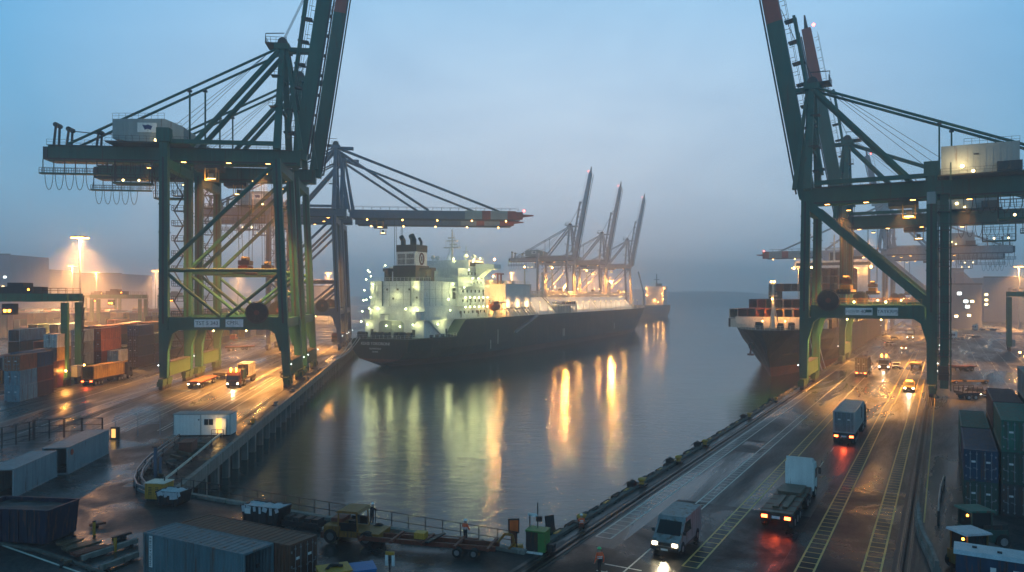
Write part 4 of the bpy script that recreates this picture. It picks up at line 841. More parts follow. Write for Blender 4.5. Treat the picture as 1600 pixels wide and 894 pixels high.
# front stacks of the left yard, read off the photograph
front = [(43.6, -15.5, ['light blue', 'light blue', 'orange'], 6.06, 'of the front stack at the left edge of the yard'), (43.6, -9.3, ['brown', 'rust red', 'navy blue'], 6.06, 'of the stack just behind the front one'),
         (46.3, -8, ['brown', 'rust red', 'navy blue'], 12.19, 'of the long stack behind the front ones'), (46.4, 4.6, ['maroon', 'brown', 'yellow', 'white'], 6.06, 'of the short stack topped by a white box'),
         (49.6, 24, ['teal', 'grey', 'grey', 'white'], 6.06, 'of the stack beside the yard gantry leg'), (48.4, 31, ['brown', 'rust red', 'orange', 'orange'], 12.19, 'of the stack behind the yard gantry leg'),
         (45.4, 33, ['yellow', 'white'], 6.06, 'of the low pale stack beside the truck lane'), (45.9, 47, ['brown', 'charcoal', 'charcoal', 'navy blue'], 12.19, 'of the tall dark stack beside the truck lane'),
         (45.9, 60, ['maroon', 'brown', 'dark green'], 12.19, 'of the third long stack beside the truck lane'), (45.9, 73, ['brown', 'dark green', 'dark green', 'dark green'], 12.19, 'of the green stack beside the truck lane'), (45.9, 86, ['rust red', 'maroon', 'navy blue'], 12.19, 'of the last long stack beside the truck lane')]
for a, v, cols, L, w in front: stack(PL, AL, a, v, cols, L, w, gy, True)
def block(P, ang, a0, rows, v0, slots, hmin, hmax, name, group, step=12.75, pitch=2.62, maxn=999, p6=.25):
    H = [[random.randint(hmin, hmax) for _ in range(slots)] for _ in range(rows)]; n = 0
    for r in range(rows):
        for s in range(slots):
            h = H[r][s]; hf = H[r][s - 1] if s else 0; hl = H[r - 1][s] if r else 0
            vis = min(hf, hl) if (s and r) else 0
            cols = [random.choice(KEYS) for _ in range(h)]
            vis = max(0, min(vis, h - 1) - (0 if r < 2 else 0))
            stack(P, ang, a0 + r * pitch, v0 + s * step, cols, 12.19, '%s stack, %s row of %s' % (ORD[s], ORD[r], name), group, False, vis)
block(PL, AL, 48.6, 4, 45, 4, 2, 4, 'the front left block', gy)
block(PL, AL, 48.6, 2, 104, 4, 2, 4, 'the second left block', gy)
block(PL, AL, 58.5, 3, 14, 2, 2, 4, 'the block under the gantry', gy)
block(PL, AL, 70, 4, 60, 5, 1, 4, 'the middle left block', gy)
block(PL, AL, 70, 3, 140, 4, 2, 4, 'the block by second gantry', gy)
# beyond: packed far stacks nobody could count
b = MB(); random.seed(4)
for a0 in (48, 70, 92, 114, 136, 160, 185, 210):
    for r in range(6):
        for s in range(14):
            v = 190 + s * 12.8 if a0 < 92 else 195 + s * 12.8
            if s % 7 == 6: continue
            h = random.randint(2, 4); kk = random.choice(KEYS)
            p = PL(a0 + r * 2.6, v + 6, h * 1.3); b.box(p, (12.1, 2.42, h * 2.6), 'c_' + kk, AL)
far = tag(b.build('container_stacks'), 'mass of hazy container stacks far back in the left yard', 'container stacks', None, 'stuff')
print('CONT', NC)
# right yard
gr_ = 'containers stacked beside the right quay road'
for a, v, cols, w, dd in ((28.1, 17.2, ['dark green', 'navy blue'], 'of the nearest stack by the quay road', True), (28.1, 30, ['charcoal', 'teal'], 'of the stack behind the nearest blue one', True), (30.75, 17.4, ['charcoal', 'dark green', 'teal'], 'of the bright green topped stack', True),
                       (30.75, 30.2, ['charcoal', 'brown', 'maroon'], 'of the maroon topped stack behind the green one', True), (33.5, 29, ['charcoal', 'charcoal', 'charcoal', 'grey'], 'of the tallest stack at the right edge', True), (33.5, 16.2, ['charcoal', 'dark green', 'charcoal'], 'of the dark stack right of the green topped one', True), (36.2, 30, ['charcoal', 'navy blue', 'charcoal', 'brown'], 'of the stack at the far right edge', False)):
    stack(PR, AR, a, v, cols, 12.19, w, gr_, dd)
random.seed(9)
block(PR, AR, 46, 2, 130, 5, 3, 4, 'the far right yard', 'containers stacked in the right yard')
print('CONT', NC)
# deck cargo of the container ship
random.seed(12)
gd = 'containers on the container ship deck'
bays = [(19.5, ['white', 'maroon', 'brown', 'orange', 'orange', 'yellow', 'grey', 'orange', 'brown', 'rust red', 'grey'], 11, 15.2, 1), (33.5, None, 9, 15.2, 2), (47.5, None, 11, 15.2, 3), (62, None, 11, 15.2, 3), (76.5, None, 11, 15.2, 6)]
for bi, (sx, cols, n, z0, tiers) in enumerate(bays):
    for j in range(n):
        for k in range(tiers):
            if bi == 4 and (k > 3 and j < 4): continue
            if bi > 0 and k < (tiers - 1 if bi < 4 else 3) and 0 < j < n - 1 and not (bi < 2 and k): continue
            if 1 < bi < 4 and k == 2 and j < 6: continue
            if bi == 3 and 0 < j < n - 1: continue
            c = cols[j] if cols else random.choice(['brown', 'charcoal', 'dark green', 'brown', 'maroon', 'rust red', 'grey', 'orange'])
            y = -13.75 + 2.5 * (j + (.5 if n == 11 else 1.5))
            container('%s container, %s from the water, %s bay on the ship, %s layer' % (c, ORD[j], ORD[bi], LAYER[k]), c, PR(-14.5 + y, 146 + sx, WZ + z0 + 2.62 * k), AR, 12.19 if bi else 12.19, 2.6, gd, False)
b = MB(); b.b2((-135, -15.5, 12.6), (-18.8, 15.5, 15.1), 'hull_grey')
for k in range(8): x = -18.9 - k * 14.2; b.b2((x - .4, -16, 12.6), (x, 16, 15.1), 'steel')
b.build('hatch_cover', cs)
# foreground containers
def fg(label, colr, roof_pts, L, rz, doors, H=2.6):
    return container(label, colr, roof_pts, rz, L, H, None, doors)
print('CONT', NC)
u = V((.88, -.475)).normalized(); a_ = math.atan2(u.y, u.x); nn = V((-u.y, u.x))
pA = V((-16.0, 45.7)) + nn * 1.22      # right end; length runs back to the left
cA = container('weathered blue grey container with white vertical code plate, front one at the bottom edge', 'light blue', (pA.x, pA.y, 0), a_ + math.pi, 9.1, 2.6)
M['c_weathered'] = paint('container_weathered', (.12, .21, .24), .45, 0, .45, .4, .28); cA.material_slots[0].material = M['c_weathered']
b = MB(); b.box((8.35, 1.235, 1.45), (.3, .03, 2.0), 'sign'); sp = b.build('code_plate', cA)
put_text('MAERU 4 0218 3', .26, 'ink', sp, (8.35, 1.255, 1.45), math.pi / 2, .004, roll=math.pi / 2)
b = MB(); b.tube((1.2, 1.2, 1.2), (1.2, 1.3, 1.2), .14, 'steel'); b.box((-.03, .1, 1.6), (.08, .25, .22), 'steel'); b.build('vent', cA)
pB = V((-13.3, 48.1)) + nn * .35
cB = container('brown rusty container with barred end doors behind the blue grey container', 'brown', (pB.x, pB.y, 0), a_ + math.pi, 10., 2.6, None, True)
M['c_rustbrown'] = paint('container_rusty_brown', (.15, .075, .05), .5, 0, .5, .5, .4, (.16, .06, .03)); cB.material_slots[0].material = M['c_rustbrown']
M['c_pale'] = paint('container_pale', (.27, .31, .33), .45, 0, .4, .4, .12)
o = container('pale grey container lying in front of its twin, nearest at the left edge', 'grey', PL(12.4, -82, 0), AL, 8.3, 2.6); o.material_slots[0].material = M['c_pale']
o = container('pale grey container with small red emblem by the dark fence', 'grey', PL(11.7, -73, 0), AL, 10.4, 2.75); o.material_slots[0].material = M['c_pale']
b = MB(); b.tube((.9, -1.23, 2.1), (.9, -1.26, 2.1), .32, 'red', n=16); b.build('emblem', o)

# ---------------------------------------------------------------- yard gantries
def rtg(label, pos, rz, span, H=17.6, near=1):
    t = thing('yard_gantry', label, 'gantry', pos, rz, 'rubber tyred yard gantries')
    for x in (0, -span):
        for y in (0, 6.4):
            b = MB(); b.bar((x, y, 1.6), (x, y, H - 1), 1., 1.2, 'rtg'); l = b.build('leg', t)
            b = MB()
            for k in (-.8, .8): b.tube((x - .3, y + k, .75), (x + .3, y + k, .75), .75, 'rubber', n=12)
            b.box((x, y, 1.4), (.7, 2.6, .5), 'rtg'); b.build('wheel', l)
        b = MB(); b.bar((x, -1, 2.1), (x, 7.4, 2.1), .9, 1., 'rtg'); b.box((x + .8, 3.2, 2.6), (1.6, 3, 2.2), 'house'); b.build('sill_beam', t)
    for y in (0, 6.4):
        b = MB(); b.bar((-span - .6, y, H), (.6, y, H), 1.1, 1.6, 'rtg'); b.rail([(-span, y - .5, H + .8), (.6, y - .5, H + .8)], 'steel', 1.1, 1.5, .07); b.build('girder', t)
    b = MB(); b.b2((-span * .7, -.6, H + .8), (-span * .7 + 6, 7, H + 2.2), 'steel'); b.b2((-span * .7 + 1, 1, H + 2.2), (-span * .7 + 4, 5, H + 3), 'steel'); b.build('trolley', t)
    xc = -span * .66; b = MB(); b.b2((xc, -.4, H - 3.4), (xc + 2, 1.8, H - 1.2), 'steel'); b.box((xc + .6, -.46, H - 2.6), (.5, .1, .5), 'e_amber'); b.box((xc + 1.4, -.46, H - 2.6), (.5, .1, .5), 'e_amber'); b.build('operator_cab', t)
    b = MB(); b.ball((xc + 5, -.4, H + 1.6), .3, 'e_amber', 6, 4); b.ball((.5, -.8, 3.0), .22, 'e_sod', 6, 4); b.ball((.6, 7.4, 3.4), .22, 'e_sod', 6, 4); b.ball((-.5, -1, 3.4), .18, 'e_cool', 6, 4); b.build('lamp', t)
    b = MB()
    for k in range(6): b.box((.9, 6.4, 3 + k * 2.5), (.8, .8, .08), 'steel'); b.bar((.9, 6, 3 + k * 2.5), (.9, 6.7, 5.5 + k * 2.5), .06, .5, 'steel')
    b.build('ladder', t)
    light('POINT', (.9, -2, 3.2), 900, SOD, t, .2); light('SPOT', (-span * .4, 3, H - 1), 9000, SOD, t, .4, size=120)
    return t
qa = math.atan2(.125, .9922)
rtg('green yard gantry straddling container stacks at the left edge', PL(45.4, 8.5), qa, 17.5)
rtg('green yard gantry between the far container blocks behind the first crane leg', PL(84, 165), qa, 18)
rtg('hazy yard gantry deep in the left yard', PL(150, 320), qa, 19); rtg('faint second hazy yard gantry deep in the left yard', PL(110, 330), qa, 19)
t = rtg('hazy dark yard gantry in the right yard', PR(66, 238), math.atan2(.49, -.8717) + math.pi, 22, 18.5)
# ---------------------------------------------------------------- high mast lights
def mast(label, px, py, H, pw, col=SOD, em='e_sod', big=False, glow=1.):
    D = (H - 18) * 1200 / (462 - py); X = (px - 800) / 1200 * D
    t = thing('mast_light', label, 'light mast', (X, D, 0), 0, 'high mast yard lights')
    b = MB(); b.tube((0, 0, 0), (0, 0, H), .42, 'galv', .2, n=10); b.build('pole', t)
    b = MB(); b.tube((0, 0, H - .2), (0, 0, H + .2), 1.3, 'steel', n=12)
    for k in range(8): a = math.pi * k / 4; b.bar((0, 0, H), (1.9 * math.cos(a), 1.9 * math.sin(a), H), .12, .12, 'steel')
    hd = b.build('lamp_ring', t)
    for k in range(8):
        a = math.pi * k / 4; b = MB(); b.box((1.9 * math.cos(a), 1.9 * math.sin(a), H - .1), (.8, .8, .35), 'steel', a); b.box((1.9 * math.cos(a), 1.9 * math.sin(a), H - .33), (.66, .66, .14), em, a); b.build('floodlight', hd)
    light('SPOT', (0, 0, H - .6), pw * 3.4, (1, .45, .14), t, .9, size=124, blend=1.)
    light('POINT', (0, 0, H - .9), pw * .05, col, t, .9)
    return t
mast('tallest mast light with glowing lamp ring above the left yard', 125, 370, 34.5, 620000)
for px, py, H, l in ((113, 415, 34, 'mast light just left of the tallest one, seen lower'), (150, 425, 34, 'distant mast light right of the tallest one'), (85, 437, 34, 'faint mast light low at the far left'), (243, 423, 34, 'mast light beside the first crane leg'), (178, 440, 34, 'small distant mast light deep in the left yard')):
    mast(l, px, py, H, 520000)
mast('mast light behind the green crane legs in the left yard', 372, 424, 34, 420000); mast('mast light seen between the crane legs and the blue grey crane', 513, 426, 34, 420000)
mast('hazy mast light at the right edge of the right yard', 1592, 416, 34, 420000); mast('mast light by the factory on the right', 1535, 439, 32, 420000)
mast('mast light between the far cranes and the gas carrier', 925, 428, 38, 480000); mast('hazy mast light left of the far cranes', 800, 426, 38, 480000)
# ---------------------------------------------------------------- distant buildings
def bldg(label, x0, x1, ytop, D, depth, m='facade', steps=(), wins=(), roof=0):
    t = thing('factory_building', label, 'building', ((x0 + x1) / 2400 * D - 800 / 1200 * D, D, 0)); w = (x1 - x0) / 1200 * D; H = 18 + (462 - ytop) / 1200 * D
    b = MB()
    if roof: b.ext([(-w / 2, 0, 0), (w / 2, 0, 0), (w / 2, 0, H * .82), (0, 0, H), (-w / 2, 0, H * .82)] if roof == 1 else [(-w / 2, 0, 0), (w / 2, 0, 0), (w / 2, 0, H * .7), (-w / 2, 0, H)], (0, depth, 0), m)
    else: b.b2((-w / 2, 0, 0), (w / 2, depth, H), m)
    b.build('wall', t)
    b = MB(); b.b2((-w / 2 - .2, -.2, H * (.66 if roof else 1) + .003), (w / 2 + .2, .0, H * (.66 if roof else 1) + .8), 'steel'); b.build('cornice', t)
    for fx, fz, s in wins:
        b = MB(); b.box((-w / 2 + w * fx, -.08, H * fz), (2.2 * s, .15, 1.5 * s), 'e_cool' if s > .9 else 'e_warm'); b.build('window', t)
    return t
bldg('pale factory with lit windows beyond the right quay', 1484, 1534, 445, 420, 40, 'facade', wins=((.3, .8, 1), (.5, .62, 1), (.7, .62, .8), (.55, .5, 1), (.6, .3, .8), (.2, .28, .8)))
bldg('tall dark industrial tower behind the pale factory', 1485, 1506, 421, 470, 25, 'facade_haze', wins=((.6, .7, 1.2), (.6, .78, .9)))
bldg('hazy industrial block with pitched top beside the dark tower', 1506, 1532, 425, 460, 40, 'facade_haze', (), ((.5, .4, .8), (.6, .3, 1), (.5, .34, .8)), 2)
bldg('long hazy warehouse at the right edge', 1537, 1740, 434, 520, 60, 'facade', wins=((.02, .62, .9), (.02, .5, .9), (.02, .4, .9)))
bldg('hazy dark block at the far left edge', -40, 16, 398, 600, 50, 'facade_haze', wins=((.85, .65, 1), (.8, .5, .8)))
bldg('lower hazy block beside the far left one', 16, 60, 420, 640, 50, 'facade_haze', wins=((.5, .5, 1.4), (.3, .3, 1)))
bldg('long hazy warehouse deep in the left yard', 60, 190, 428, 700, 60, 'facade_haze', wins=((.3, .4, .8),))
bldg('low hazy shed between the cranes', 430, 520, 448, 560, 40, 'facade_haze')
bldg('low hazy shed behind the gas carrier bow cranes', 640, 830, 446, 620, 50, 'facade_haze')
# ---------------------------------------------------------------- vehicles
def wheel(par, x, y, r=.5, w=.3):
    b = MB(); b.tube((x, y - w / 2, r), (x, y + w / 2, r), r, 'rubber', n=14); wl = b.build('wheel', par)
    s = 1 if y > 0 else -1; b = MB(); b.tube((x, y + s * w * .5, r), (x, y + s * (w * .5 + .02), r), r * .55, 'chrome', n=10); b.build('rim', wl)
def lamps(par, pts, m, name, s=(.06, .3, .2)):
    for p in pts: b = MB(); b.box(p, s, m); b.build(name, par)
def truck(label, pos, rz, cab='white', trailer=12.6, deck='steel', head=True, tail=True, group=None, beacon=False, cat='truck', hl=0., rigid=False, tl=0.):
    """cab-over tractor; x = 0 is the front bumper, the truck extends to -x"""
    t = thing('truck', label, cat, (pos[0], pos[1], .012), rz, group)
    b = MB(); c = [(-.05, .7), (0, 1.5), (-.22, 2.5), (-.5, 3.05), (-2.1, 3.1), (-2.2, .7)]
    b.ext([(x, -1.2, z) for x, z in c], (0, 2.4, 0), cab); b.ext([(-.6, -1.1, 3.05), (-2.1, -1.1, 3.1), (-2.1, -1.1, 3.6), (-1.5, -1.1, 3.5)], (0, 2.2, 0), cab)
    b.box((-.02, 0, .62), (.25, 2.45, .42), 'steel'); b.box((.03, 0, 1.15), (.06, 1.5, .5), 'steel'); cb = b.build('cab', t)
    b = MB(); b.ext([(.0, -1.08, 1.62), (-.2, -1.08, 2.48), (-.2, 1.08, 2.48), (.0, 1.08, 1.62)], (.03, 0, .01), 'glass'); b.build('windscreen', cb)
    for s in (-1, 1):
        b = MB(); b.ext([(-.25, s * 1.215, 1.65), (-.4, s * 1.215, 2.5), (-1.2, s * 1.215, 2.5), (-1.2, s * 1.215, 1.65)], (0, s * .01, 0), 'glass'); b.build('side_window', cb)
        b = MB(); b.box((.05, s * 1.42, 2.1), (.12, .22, .55), 'steel'); b.bar((-.1, s * 1.2, 2.4), (.05, s * 1.42, 2.4), .05, .05, 'steel'); b.build('mirror', cb)
    if head: lamps(cb, [(.06, -.95, .95), (.06, .95, .95)], 'e_head', 'headlight')
    if beacon: b = MB(); b.tube((-.9, -.5, 3.1), (-.9, -.5, 3.9), .16, 'e_amber'); b.tube((-.9, .5, 3.1), (-.9, .5, 3.9), .16, 'e_amber'); b.build('beacon', cb)
    b = MB(); L = 5.9 if trailer else 6.5
    for s in (-1, 1): b.bar((-.3, s * .42, .78), (-L, s * .42, .78), .2, .3, 'steel'); b.b2((-2.5, s * .6, .45), (-3.6, s * 1.15, 1.0), 'galv')
    b.build('chassis', t); ax = [-1.35, -4.5] + ([-5.6] if trailer > 9 else [])
    xe = -L
    if trailer:
        x0, x1 = -3.4, -3.4 - trailer; xe = x1
        b = MB(); b.b2((x0, -1.2, 1.16), (x1, 1.2, 1.34), deck)
        for s in (-1, 1): b.bar((x0, s * .45, 1.), (x1, s * .45, 1.), .16, .4, 'steel')
        for k in range(6): x = x0 + (x1 - x0) * (k + .5) / 6; b.b2((x - .1, -1.22, 1.1), (x + .1, 1.22, 1.36), 'rustred')
        b.box((x1 - .05, 0, 1.0), (.1, 2.4, .35), 'steel'); b.box((x1 - .12, 0, .98), (.04, .6, .2), 'sign'); b.build('trailer', t)
        ax += [x1 + 1., x1 + 2.2, x1 + 3.4] if trailer > 9 else [x1 + 1.4, x1 + 2.6]
    for x in ax:
        for s in (-1, 1): wheel(t, x, s * 1.02, .5, .42)
    if tail: lamps(t, [(xe - .14, -.85, 1.0), (xe - .14, .85, 1.0)], 'e_tail', 'tail_light', (.05, .42, .22))
    if hl: light('SPOT', (.3, 0, 1.0), hl, (1, .8, .5), t, .15, (0, R(-80), 0), 70, .6)
    if tl: light('SPOT', (xe - .3, 0, 1.0), tl, (1, .1, .03), t, .3, (0, R(70), 0), 120, .8)
    return t
def car(label, pos, rz, m='white', kind='car', head=True, tail=False, group=None, hl=0., beacon=False):
    t = thing('van' if kind == 'van' else kind, label, kind if kind != 'pickup' else 'pickup truck', (pos[0], pos[1], .012), rz, group)
    if kind == 'van': c = [(0, .4), (0, .95), (-.75, 1.2), (-1.5, 2.1), (-1.8, 2.3), (-5.6, 2.35), (-5.7, .4)]; w, L, ws, hz = 1.98, 5.7, ((-.8, 1.25), (-1.48, 2.05)), .8
    elif kind == 'pickup': c = [(0, .45), (0, 1.0), (-1.1, 1.15), (-1.7, 1.85), (-3.1, 1.85), (-3.2, 1.1), (-5.2, 1.08), (-5.2, .45)]; w, L, ws, hz = 1.9, 5.2, ((-1.15, 1.2), (-1.66, 1.8)), .82
    else: c = [(0, .35), (0, .75), (-1.1, .92), (-1.8, 1.45), (-3.3, 1.45), (-4.1, .95), (-4.4, .9), (-4.4, .35)]; w, L, ws, hz = 1.75, 4.4, ((-1.15, .95), (-1.76, 1.41)), .66
    b = MB(); b.ext([(x, -w / 2, z) for x, z in c], (0, w, 0), m); b.box((.02, 0, .5), (.12, w, .25), 'steel'); bd = b.build('body', t)
    (xa, za), (xb, zb) = ws
    b = MB(); b.box((.03, 0, hz), (.05, w * .44, .2), 'steel'); b.box((.09, 0, .45), (.03, .5, .12), 'sign'); b.build('grille', bd)
    for s in (-1, 1): b = MB(); b.box((xa - .15, s * (w / 2 + .13), za + .18), (.12, .2, .22), 'steel'); b.build('mirror', bd)
    b = MB()
    for s in (-1, 1):
        for x in (-.95, -L + 1.1): b.tube((x, s * (w / 2 - .02), .38), (x, s * (w / 2 + .012), .38), .47, 'rubber', n=16)
        b.box((-L / 2, s * (w / 2 + .008), .42), (L * .5, .02, .1), 'steel')
        for x in (-L * .33, -L * .56): b.box((x, s * (w / 2 + .004), za - .15), (.03, .012, .9), 'steel')
    b.build('wheel_arch', bd)
    b = MB(); b.ext([(xa, -w * .43, za), (xb, -w * .4, zb), (xb, w * .4, zb), (xa, w * .43, za)], (.03, 0, .02), 'glass'); b.build('windscreen', bd)
    for s in (-1, 1):
        xr = {'van': -3.0, 'pickup': -3., 'car': -3.4}[kind]
        b = MB(); b.ext([(xa - .2, s * (w / 2 + .003), za), (xb - .1, s * (w / 2 + .003), zb - .05), (xr + .2, s * (w / 2 + .003), zb - .05), (xr, s * (w / 2 + .003), za)], (0, s * .01, 0), 'glass'); b.build('side_window', bd)
        for x in (-.95, -L + 1.1): wheel(t, x, s * (w / 2 - .1), .36, .24)
    if head: lamps(bd, [(.04, -w * .36, hz), (.04, w * .36, hz)], 'e_head', 'headlight', (.06, .32, .2))
    if tail: lamps(bd, [(-L - .02, -w * .4, .85), (-L - .02, w * .4, .85)], 'e_tail', 'tail_light', (.06, .28, .2))
    if beacon: b = MB(); b.box((-2.2, 0, 1.98), (.3, 1.1, .2), 'e_amber'); b.build('beacon', bd)
    if hl: light('SPOT', (.3, 0, .8), hl, (1, .8, .5), t, .15, (0, R(-78), 0), 75, .6)
    return t
def flat(label, pos, rz, L=12., deck='rustred', cat='trailer', head=False, group=None):
    t = thing('flatbed_trailer', label, cat, (pos[0], pos[1], .012), rz, group)
    b = MB(); b.b2((0, -1.25, 1.02), (-L, 1.25, 1.24), deck)
    for s in (-1, 1): b.bar((0, s * .45, .86), (-L, s * .45, .86), .18, .32, 'steel')
    b.b2((-.1, -1.25, 1.24), (0, 1.25, 1.42), deck); b.build('deck', t)
    for x in (-1.2, -2.3, -L + 1.2, -L + 2.4)[(0 if head else 2):]:
        for s in (-1, 1): wheel(t, x, s * 1.0, .45, .4)
    if not head: b = MB(); b.bar((-1.5, -.8, 0), (-1.5, -.8, 1), .15, .15, 'steel'); b.bar((-1.5, .8, 0), (-1.5, .8, 1), .15, .15, 'steel'); b.build('landing_leg', t)
    if head: lamps(t, [(.05, -.95, .95), (.05, .95, .95)], 'e_head', 'headlight')
    return t
AWAY, TOW = AR, AR + math.pi
def gp(px, py): return G(px, py)
gv = None
# right quay
p = PR(14.9, 59.4); truck('truck with grey container driving away up the right quay, red tail lights glowing', p, AWAY, 'steel', 12.5, hl=2500, tl=160)
c = PR(14.9, 43.6, 1.37); o = container('grey container with round dark emblem on the truck driving away', 'grey', c, AR, 12.19, 2.6, None, True)
o.material_slots[0].material = M['c_truckbox']
b = MB(); b.tube((8.5, -1.23, 1.5), (8.5, -1.255, 1.5), .75, 'ink', n=20); b.tube((8.5, -1.255, 1.5), (8.5, -1.265, 1.5), .45, 'c_grey', n=16); b.build('emblem', o)
p = PR(14.2, 17.3); t2 = truck('flatbed truck with white cab roof driving away in the foreground lane', p, AWAY, 'white', 9.6, 'wood', tl=130, head=False)
b = MB(); b.b2((-4.2, -.9, 1.36), (-7.2, .9, 1.62), 'wood'); b.b2((-7.6, -.6, 1.36), (-11.6, -.2, 1.5), 'wood'); b.b2((-7.8, .1, 1.36), (-11.8, .5, 1.5), 'wood')
tag(b.build('timber_load', None, (p[0], p[1], .012), AWAY), 'pale timber boards lying on the flatbed truck', 'timber')
p = PR(8.6, -5.6); car('pale blue grey van with bright headlights driving toward the camera', p, TOW, 'c_grey', 'van', hl=900)
p = PR(19.8, 103.2); car('yellowish pickup with roof beacon facing the camera under the first right crane', p, TOW, 'dullyellow', 'pickup', beacon=True, hl=500)
p = PR(9.6, 140); truck('dark box truck driving away beside the right crane legs', p, AWAY, 'steel', 9.2, hl=0)
container('dark grey short container on the truck beside the right crane legs', 'charcoal', PR(9.6, 127.4, 1.37), AR, 9.1, 2.9, None, True)
p = PR(12.9, 147); truck('pale terminal tractor with amber beacons facing the camera on the right quay', p, TOW, 'c_white', 0, beacon=True, hl=500)
car('white and orange car parked past the tractor on the right quay', gp(1400, 577), TOW, 'white', 'car', head=False, tail=True, group='cars on the right quay'); flat('empty flatbed trailer beside the white and orange car', gp(1430, 577), TOW, 9, 'yellow')
car('white car angled across the far right quay', gp(1398, 541), TOW + .7, 'white', 'car', head=False, tail=True, group='cars on the right quay'); car('red and white car behind the angled one on the right quay', gp(1412, 547), TOW, 'vest', 'car', tail=False, group='cars on the right quay')
truck('hazy truck facing the camera far along the right quay', gp(1422, 531), TOW, 'cream', 9, head=True); container('hazy grey container on the far truck facing the camera', 'grey', (gp(1422, 531)[0] + 3.6 * dR.x, gp(1422, 531)[1] + 3.6 * dR.y, 1.37), AR, 9.1)
flat('hazy empty flatbed trailer left of the far truck', gp(1396, 532), TOW, 10, 'steel')
flat('brown flatbed trailer parked right of the first right crane', gp(1488, 580), R(10) + math.pi, 5.6, 'rustred', group='trailers parked on the right pavement'); t = flat('dark flatbed trailer with side frame parked nearest behind the container stacks', gp(1497, 624), math.pi + .06, 3.6, 'steel', group='trailers parked on the right pavement')
for y_ in (-1.2, 1.2): b = MB(); b.rail([(0, y_, 1.24), (-3.6, y_, 1.24)], 'steel', 1., .9, .08); b.build('side_frame', t)
car('small car with lit headlights beside the dark framed trailer', gp(1538, 622), TOW + .5, 'steel', 'car', group='cars on the right quay')
t = thing('lowloader', 'long low yellow beam trailer across the right pavement', 'trailer', (*gp(1487, 600), .01), R(2)); b = MB(); b.bar((0, 0, .6), (7.6, 0, .6), .5, .3, 'yellow'); b.box((2.4, 0, .7), (.6, 1.4, .5), 'steel'); b.build('beam', t)
for x in (.6, 6.8): wheel(t, x, -.5, .36, .3); wheel(t, x, .5, .36, .3)
truck('white truck parked far right beyond the crane stair', gp(1485, 531), math.pi + R(8), 'white', 0, head=False, tail=False); truck('pale flat truck parked further back on the right pavement', gp(1520, 517), R(170), 'cream', 8, 'white', head=False, tail=False)
flat('white roofed trailer behind the parked white truck', gp(1505, 528), R(178), 7, 'white')
# left quay
p = PL(10.9, -1.0); truck('truck with lit headlights driving toward the camera under the left crane', p, AL + math.pi, 'rustred', 12.6, beacon=True, hl=700)
container('short dark green container at the front of the left quay truck', 'dark green', PL(11., 3., 1.37), AL, 3.0, 1.9); container('cream container at the back of the truck under the left crane', 'white', PL(11., 8.6, 1.37), AL, 6.06, 2.6, None, False)
flat('low empty flatbed with two headlights beside the left quay truck', PL(18.2, -.8), AL + math.pi, 12.5, 'rustred', head=True)
flat('second low empty flatbed behind the one with headlights', PL(17.4, 15.5), AL + math.pi, 8, 'steel')
p = PL(38.4, 22); truck('truck with yellow container leaving between yard stacks and left crane', p, AL - .12, 'steel', 12.5, tl=160); container('yellow container on the truck beside the left yard stacks', 'yellow', (p[0] - math.cos(AL - .12) * 15.7, p[1] - math.sin(AL - .12) * 15.7, 1.37), AL - .12, 12.19)
truck('small red truck between the left crane and the gas carrier stern', gp(523, 535), AL + math.pi, 'rustred', 8, 'rustred', head=False)
for (px, py, l) in ((377, 547, 'small dark flatbed trailer far under the left crane'), (398, 546, 'dark flatbed trailer right of the small one under the left crane')): flat(l, gp(px, py), R(20), 5, 'rustred', group='trailers parked far on the left quay')
car('red van parked far back on the left quay', gp(368, 531), AL, 'vest', 'van', head=False)
flat('low dark flatbed left of the waterside crane leg', gp(440, 590), AL + R(80), 3, 'steel')

